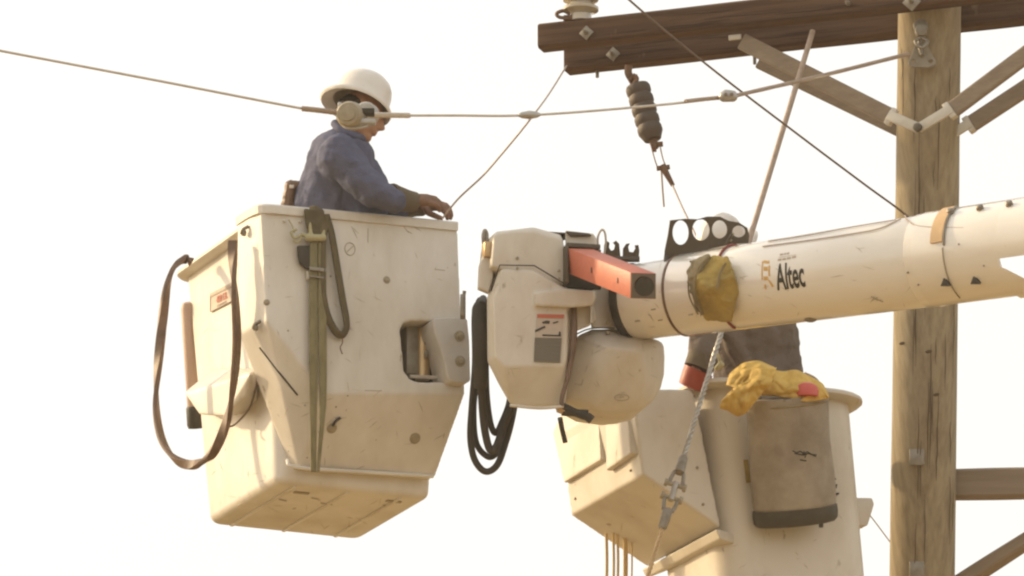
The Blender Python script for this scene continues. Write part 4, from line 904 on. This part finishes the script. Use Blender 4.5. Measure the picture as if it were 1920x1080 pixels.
for f_ in (.38, .80):
    c = e0 + (e1 - e0) * f_ - mx_ * (hsz + .0005); link('slot', box_me(c, mx_ * .001, d * .006, my_ * .012, .0005), M['dark'], jb)

# hoses hanging between bucket and housing
hb_ = empty('hose_bundle', P(920, 888, .0), 'black hydraulic hoses looped below the gap beside the pivot housing', 'hose')
def hose(pts, r, m='rubber'): link('hose', tube_me(LP(pts), r, 12), M[m], hb_)
hose([(906, 560, .12), (902, 575, -.02), (901, 620, -.08), (902, 680, -.08), (903, 740, -.06), (908, 800, -.05), (918, 842, -.05), (930, 838, -.05), (944, 800, .0), (960, 762, .02), (968, 735, .2)], .017)
hose([(893, 575, .05), (890, 600, -.02), (891, 680, -.02), (885, 760, .0), (882, 820, .0), (890, 862, .0), (910, 884, .0), (932, 872, .0), (948, 830, .02), (960, 785, .04), (968, 740, .2)], .015)
hose([(912, 565, .1), (910, 600, .0), (911, 690, .0), (913, 745, .02), (920, 795, .02), (930, 812, .02), (942, 790, .04), (953, 762, .06), (958, 735, .2)], .014)
hose([(900, 562, .1), (896, 580, .05), (894, 690, .06), (888, 770, .06), (893, 830, .06), (914, 856, .06), (930, 850, .06), (938, 826, .1)], .014)
for x, y, d_ in ((968, 745, .16), (968, 752, .14), (958, 744, .16)):
    a_ = P(x, y, d_); link('crimp_fitting', cyl_me(a_, a_ + UP * .04, .021, seg=12, wd=.003), M['steel2'], hb_)
link('sleeve', tube_me(LP([(905, 572, .0), (899, 582, -.06), (900, 640, -.08), (902, 700, -.07), (900, 728, -.06)]), [.022, .034, .036, .034, .028], 16), M['rubber'], hb_)

# ------------------------------------------------------------------ right bucket
FB = Frame(P(1205, 890, .55), R(23))
bB = empty('lift_bucket', FB.w(.6, .4, -.5), 'second white work bucket with flared rim, below the boom and left of the pole', 'bucket')
hb2 = FB.hv
L = lambda p: FB.loc(p)
uR0 = L(hb2(1335, 760, 0)).x; uR1 = L(hb2(1612, 800, 0)).x; zt = L(hb2(1480, 722, -.06)).z
FB2 = Frame(FB.w(0, 0, zt - 1.12), R(23))
link('shell', shell(FB2, (uR0 + .09, uR1 + .10, .02, .70), (uR0 - .02, uR1 - .02, -.03, .76), 1.12, .14, lipw=.065, lipt=.035), M['gel2'], bB)
def fb(p, v): q_ = FB.loc(p); return FB.w(q_.x, v, q_.z)
pro = [(1186, 728), (1300, 730), (1352, 990), (1205, 890)]
prof_w = [hb2(x, y, 0) for x, y in pro]
cvb = link('cover', blob([prof_w + [fb(p, .80) for p in prof_w]], .008, 5), M['gel2'], bB)
# raised pads on its left face
uL = FB.loc(hb2(1200, 850, 0)).x
def pu(x, y, u): return FB.hu(x, y, u)
for pl in ([(1044, 812), (1062, 770), (1132, 770), (1138, 864), (1066, 906)], [(1146, 770), (1190, 770), (1196, 852), (1148, 884)]):
    base = [pu(x, y, uL + .0) for x, y in pl]
    link('moulded_pad', blob([base + [p - FB.u * .028 for p in [pu(x + (1118 - x) * .04, y, uL) for x, y in pl]]], .006, 3), M['gel2'], bB)
# lower rim below the slanted belly
ra = [hb2(1350, 992, -.03), hb2(1350, 1030, -.03)]; 
link('lower_flange', blob([[ra[0], ra[0] - V((0, 0, .045)), fb(ra[0], .78), fb(ra[0], .78) - V((0, 0, .045)), ra[0] - FB.u * .02, fb(ra[0], .78) - FB.u * .02, ra[0] + FB.u * .1 + FB.v * .06, fb(ra[0], .7) + FB.u * .1, ra[0] + FB.u * .1 + FB.v * .06 - V((0, 0, .045))]], .006, 2), M['gel2'], bB)
for x, y in ((1183, 882), (1079, 935), (1307, 877), (1318, 946)):
    h = face_hit(cvb, x, y)
    if h: button(bB, h[0], h[1], .011, .008, 'bolt', 'bolt', False)
link('yellow_sticker', prism_me([hb2(x, y, -.032) for x, y in ((1394, 862), (1402, 862), (1407, 905), (1399, 906))], FB.v * -.004, 0), M['yellow'], bB)
for pl in ([(1556, 888), (1566, 900), (1557, 900)], [(1558, 910), (1568, 909), (1566, 917), (1559, 920)], [(1567, 925), (1571, 925), (1571, 928), (1567, 928)]):
    link('lettering', prism_me([hb2(x, y, -.012) for x, y in pl], FB.v * -.014, 0), M['black_ink'], bB)
link('rear_bracket', prism_me([FB.hv(x, y, .33) for x, y in ((1560, 932), (1636, 933), (1640, 945), (1628, 985), (1560, 990))], FB.v * .12, .008), M['gel2'], bB)
for k, (x, w_) in enumerate(((1137, .007), (1150, .006), (1158, .006), (1172, .011), (1184, .004))):
    o = link('hanging_cord', tube_me(LP([(x, 1000, 1.2), (x + 1, 1060, 1.2), (x - 1, 1140, 1.2)]), w_, 8), M['cordy'])
    top(o, ['leftmost of the five thin cords below the right bucket', 'second thin cord from the left below the right bucket', 'third thin cord from the left below the right bucket', 'thickest pale cord below the right bucket', 'rightmost hair-thin cord below the right bucket'][k], 'cord', 'cords hanging under the right bucket')

# canvas tool bag hung on the front of it
tbk = empty('tool_bag', P(1492, 980, .68), 'soiled grey canvas tool bag with dark rubber base hung on the right bucket', 'tool bag')
ta, tz = P(1474, 742, .66), P(1491, 962, .70); td = (ta - tz); tl = td.length
pr = [(0, .190), (.02, .191), (tl * .3, .190), (tl * .6, .187), (tl - .045, .187), (tl - .04, .191), (tl, .192), (tl, .184), (tl - .1, .182), (.03, .18)]
ref = V((1, .25, 0)); me = lathe_me(tz, td, pr, 56, (1, .60), ref)
t_ = bpy.data.textures.new('t', 'CLOUDS'); t_.noise_scale = .12
me = bake(me, [('SUBSURF', dict(levels=1)), ('DISPLACE', dict(texture=t_, strength=.016, mid_level=.5, texture_coords='LOCAL'))])
for p in me.polygons: p.use_smooth = True
link('canvas', me, M['canvas'], tbk)
link('base', lathe_me(tz - td.normalized() * .052, td, [(0, .155), (.004, .178), (.018, .192), (.045, .196), (.075, .194), (.078, .18)], 48, (1, .6), ref), M['base'], tbk)
link('hem', lathe_me(tz + td.normalized() * (tl - .045), td, [(0, .189), (.003, .194), (.008, .194), (.01, .189)], 56, (1, .6), ref), M['khaki'], tbk)
for k in (-.6, 0, .75):
    c = tz - td.normalized() * .055 + ref.normalized() * (.15 * k) + V((0, -.07, 0)); link('foot', cyl_me(c, c - V((0, 0, .02)), .011, seg=10, wd=.003), M['base'], tbk)
cvs = [o_ for o_ in tbk.children if o_.name.startswith('canvas')][0]
sg_ = [[(1486, 845), (1494, 849), (1500, 846), (1507, 850), (1514, 847), (1522, 852), (1531, 853)], [(1490, 850), (1504, 853), (1516, 850), (1530, 856)], [(1500, 862), (1512, 864)], [(1508, 846), (1504, 854), (1512, 852), (1509, 858)]]
ms = []
for pl in sg_:
    hp = [face_hit(cvs, x, y) for x, y in pl]
    if all(hp): ms.append(tube_me([h_[0] - FWD * .001 for h_ in hp], .0028, 5, 0))
if ms: link('faded_logo', join(*ms), M['black_ink'], tbk)
# yellow rain coat stuffed in the bag
rc = empty('rain_coat', P(1440, 740, .66), 'yellow rain coat stuffed into the tool bag, a sleeve hanging out', 'coat')
def sheet(name, ea, eb, amp=.012, m='slick', par=None, nv=26, th=.004):
    """a piece of cloth stretched between two edge curves, rumpled and given thickness"""
    a = smooth_path(LP(ea), 12); b = smooth_path(LP(eb), 12); rows = []
    for i in range(len(a)):
        row = []
        for k in range(nv + 1):
            f_ = k / nv; p = a[i].lerp(b[i], f_); q_ = p * 9
            row.append(p + FWD * amp * 1.6 * (noise.noise(q_) + .7 * (1 - 2 * abs(noise.noise(q_ * 2.1))) + .3 * noise.noise(q_ * 5)) - FWD * .018 * math.sin(math.pi * f_) + UP * amp * .9 * noise.noise(q_ * 1.6 + V((7, 3, 1))))
        rows.append(row)
    me = ring_loft(rows, close=False, caps=False); me = bake(me, [('SOLIDIFY', dict(thickness=th, offset=0))])
    for p in me.polygons: p.use_smooth = True
    return link(name, me, M[m], par)
sheet('coat_back', [(1430, 690, .60), (1465, 695, .66), (1500, 699, .66), (1522, 704, .66), (1542, 722, .64), (1554, 744, .62)], [(1428, 742, .57), (1465, 746, .56), (1500, 748, .555), (1522, 748, .56), (1540, 748, .57), (1552, 750, .60)], .016, par=rc)
sheet('folded_sleeve', [(1362, 722, .54), (1370, 700, .58), (1390, 684, .61), (1420, 678, .62), (1452, 688, .62)], [(1392, 730, .49), (1394, 712, .50), (1406, 704, .50), (1424, 704, .50), (1450, 714, .52)], .014, par=rc)
sheet('folded_sleeve', [(1412, 692, .52), (1400, 712, .47), (1376, 735, .45), (1353, 754, .46), (1350, 764, .48)], [(1456, 690, .53), (1446, 716, .46), (1424, 746, .44), (1402, 772, .44), (1384, 780, .46)], .016, par=rc)
sheet('folded_sleeve', [(1392, 700, .54), (1380, 722, .51), (1364, 742, .50), (1352, 752, .50)], [(1420, 708, .54), (1412, 730, .50), (1400, 752, .49), (1388, 774, .49)], .012, par=rc)
o = link('red_helmet', lathe_me(P(1513, 745, .60), V((0, 0, 1)), [(0, .055), (.03, .054), (.05, .045), (.062, .028), (.067, .006)], 26), M['redball']); top(o, 'rounded red plastic object peeking out of the tool bag', 'helmet')
o = link('handle_rod', tube_me(LP([(1508, 700, .72), (1530, 712, .72), (1548, 740, .7)]), .008, 8), M['wire']); top(o, 'curved dark rod at the right mouth of the tool bag', 'handle')

# ------------------------------------------------------------------ worker in the right bucket
pB = empty('person', FB.w(.70, .35, zt - 1.07), 'worker in grey jacket and red gloves, half hidden behind the boom', 'person')
HC2, HF2 = P(1356, 490, .95), (-RT * .55 - FWD * .5 - UP * .55).normalized(); HU2 = (UP - HF2 * UP.dot(HF2)).normalized()
base2 = FB.w(.70, .35, zt - 1.07)
hip2 = P(1430, 830, 1.15)
b2 = head_pts(HC2, HF2, HU2) + [cap(P(1358, 505, .98), .055, P(1370, 540, 1.0), .065), cap(P(1375, 560, 1.02), .13, P(1415, 700, 1.08), .13), cap(P(1415, 700, 1.08), .13, hip2, .13)]
for sg in (-1, 1):
    ft = base2 + FB.u * (.12 * sg) + V((0, 0, .08)); kn2 = (hip2 + ft) / 2 + FB.u * (.03 * sg) - FB.v * .03
    b2 += [cap(hip2 + FB.u * (.09 * sg), .088, kn2, .058), cap(kn2, .056, ft, .042), cap(ft, .04, ft - FB.v * .12 - V((0, 0, .03)), .03)]
s1, e1_, w1 = P(1326, 560, .88), P(1318, 640, .82), P(1308, 690, .80); s2, e2_, w2 = P(1440, 565, 1.15), P(1475, 660, 1.05), P(1440, 720, .9)
b2 += [cap(s1, .056, e1_, .045), cap(e1_, .042, w1, .03), cap(s2, .056, e2_, .045), cap(e2_, .04, w2, .03)]
link('body', blob(b2, .0065, 2), M['skin'], pB)
link('jacket', blob([cap(P(1385, 560, 1.0), .165, P(1412, 690, 1.08), .185), cap(P(1418, 695, 1.08), .190, P(1425, 790, 1.12), .19), cap(P(1440, 600, 1.05), .12, P(1455, 700, 1.08), .12), cap(s1, .090, P(1322, 622, .84), .072), cap(P(1322, 622, .84), .072, P(1320, 672, .81), .066),
                     cap(s2, .092, P(1470, 640, 1.08), .078), cap(P(1470, 640, 1.08), .078, P(1450, 715, .95), .055), cap(P(1360, 600, .86), .05, P(1400, 690, .92), .05)], .008, 4, [(.16, .05), (.06, .018)]), M['grey_cloth'], pB)
link('trousers', blob([cap(hip2 - FB.u * .06, .15, hip2 + FB.u * .06, .15)] + [cap(hip2 + FB.u * (.09 * s), .105, base2 + FB.u * (.12 * s) + V((0, 0, .1)), .075) for s in (-1, 1)], .01, 3), M['trouser'], pB)
hard_hat(pB, P(1364, 466, .95), HF2, HU2)
link('cuff', lathe_me(P(1322, 660, .82), P(1308, 694, .80) - P(1322, 660, .82), [(0, .070), (.012, .074), (.05, .068), (.085, .066)], 22), M['gaunt'], pB)
link('gauntlet', lathe_me(P(1310, 694, .80), P(1298, 722, .80) - P(1310, 694, .80), [(0, .068), (.03, .067), (.085, .060), (.09, .03)], 22), M['redglove'], pB)
hand(pB, P(1300, 716, .82), RT * .5 + FWD * .7 - UP * .15, UP, 'redglove', 1.0)
hand(pB, P(1442, 716, .92), -UP * .9 - FWD * .3, -FWD, 'redglove', 1.0, side=-1)
link('cord_knot', blob([cap(P(1345, 690, .5), .014, P(1352, 684, .5), .016), cap(P(1352, 686, .5), .008, P(1346, 664, .5), .007)], .004, 2), M['rope'], pB)

# ------------------------------------------------------------------ thin volume added to lift the darks like lens glare, one closed box round camera, ground and scene
hm = bpy.data.materials.new('thin_glare_haze'); hm.use_nodes = True; hn = hm.node_tree.nodes; hn.remove(hn['Principled BSDF'])
pv = hn.new('ShaderNodeVolumePrincipled'); pv.inputs['Color'].default_value = (1, .93, .80, 1); pv.inputs['Density'].default_value = .0008; pv.inputs['Anisotropy'].default_value = .35
hm.node_tree.links.new(pv.outputs[0], hn['Material Output'].inputs['Volume'])
bm = bmesh.new(); bmesh.ops.create_cube(bm, size=1)
for v_ in bm.verts: v_.co = V((v_.co.x * 6100, v_.co.y * 6100, (v_.co.z + .5) * 17.5 - 1))
hz_ = link('haze', to_me(bm), hm); hz_['kind'] = 'stuff'

rnd = random.Random(11)
def wear(par, target, x0, x1, y0, y1, n, m='grime', rad=.0011):
    for k in range(n):
        x, y = rnd.uniform(x0, x1), rnd.uniform(y0, y1); a = rnd.gauss(0, .6) + (math.pi / 2 if rnd.random() < .35 else 0); ln = rnd.uniform(4, 26)
        hp = [face_hit(target, x + math.cos(a) * ln * f_ + rnd.uniform(-.6, .6), y + math.sin(a) * ln * f_ + rnd.uniform(-.6, .6)) for f_ in (0, .35, .7, 1)]
        if all(hp): link('scratch', tube_me([h_[0] for h_ in hp], [rad * .4, rad * rnd.uniform(.8, 1.9), rad * .4], 4, 2), M[m], par)
wear(bA, cov, 470, 860, 405, 880, 60)
wear(bA, cov, 560, 860, 405, 425, 12, 'bolt', .0014)
wear(bA, cov, 560, 840, 740, 890, 14, 'bolt', .0012)
wear(bB, cvb, 1060, 1340, 770, 1040, 26)
shB = [o_ for o_ in bB.children if o_.name.startswith('shell')][0]
wear(bB, shB, 1340, 1620, 750, 1078, 26)
wear(kn, hb, 920, 1060, 505, 755, 18)
wear(kn, lower, 1070, 1235, 640, 765, 16, 'bolt', .001)
ibm = [o_ for o_ in boom.children if o_.name.startswith('inner_boom')][0]
wear(boom, ibm, 1200, 1275, 500, 630, 12, 'bolt', .0014)
wear(boom, ob, 1290, 1730, 460, 590, 30, 'grime', .0012)
shA = [o_ for o_ in bA.children if o_.name.startswith('shell')][0]
wear(bA, shA, 370, 530, 560, 960, 26)
wear(bA, shA, 440, 780, 925, 1000, 22, 'grime', .0014)
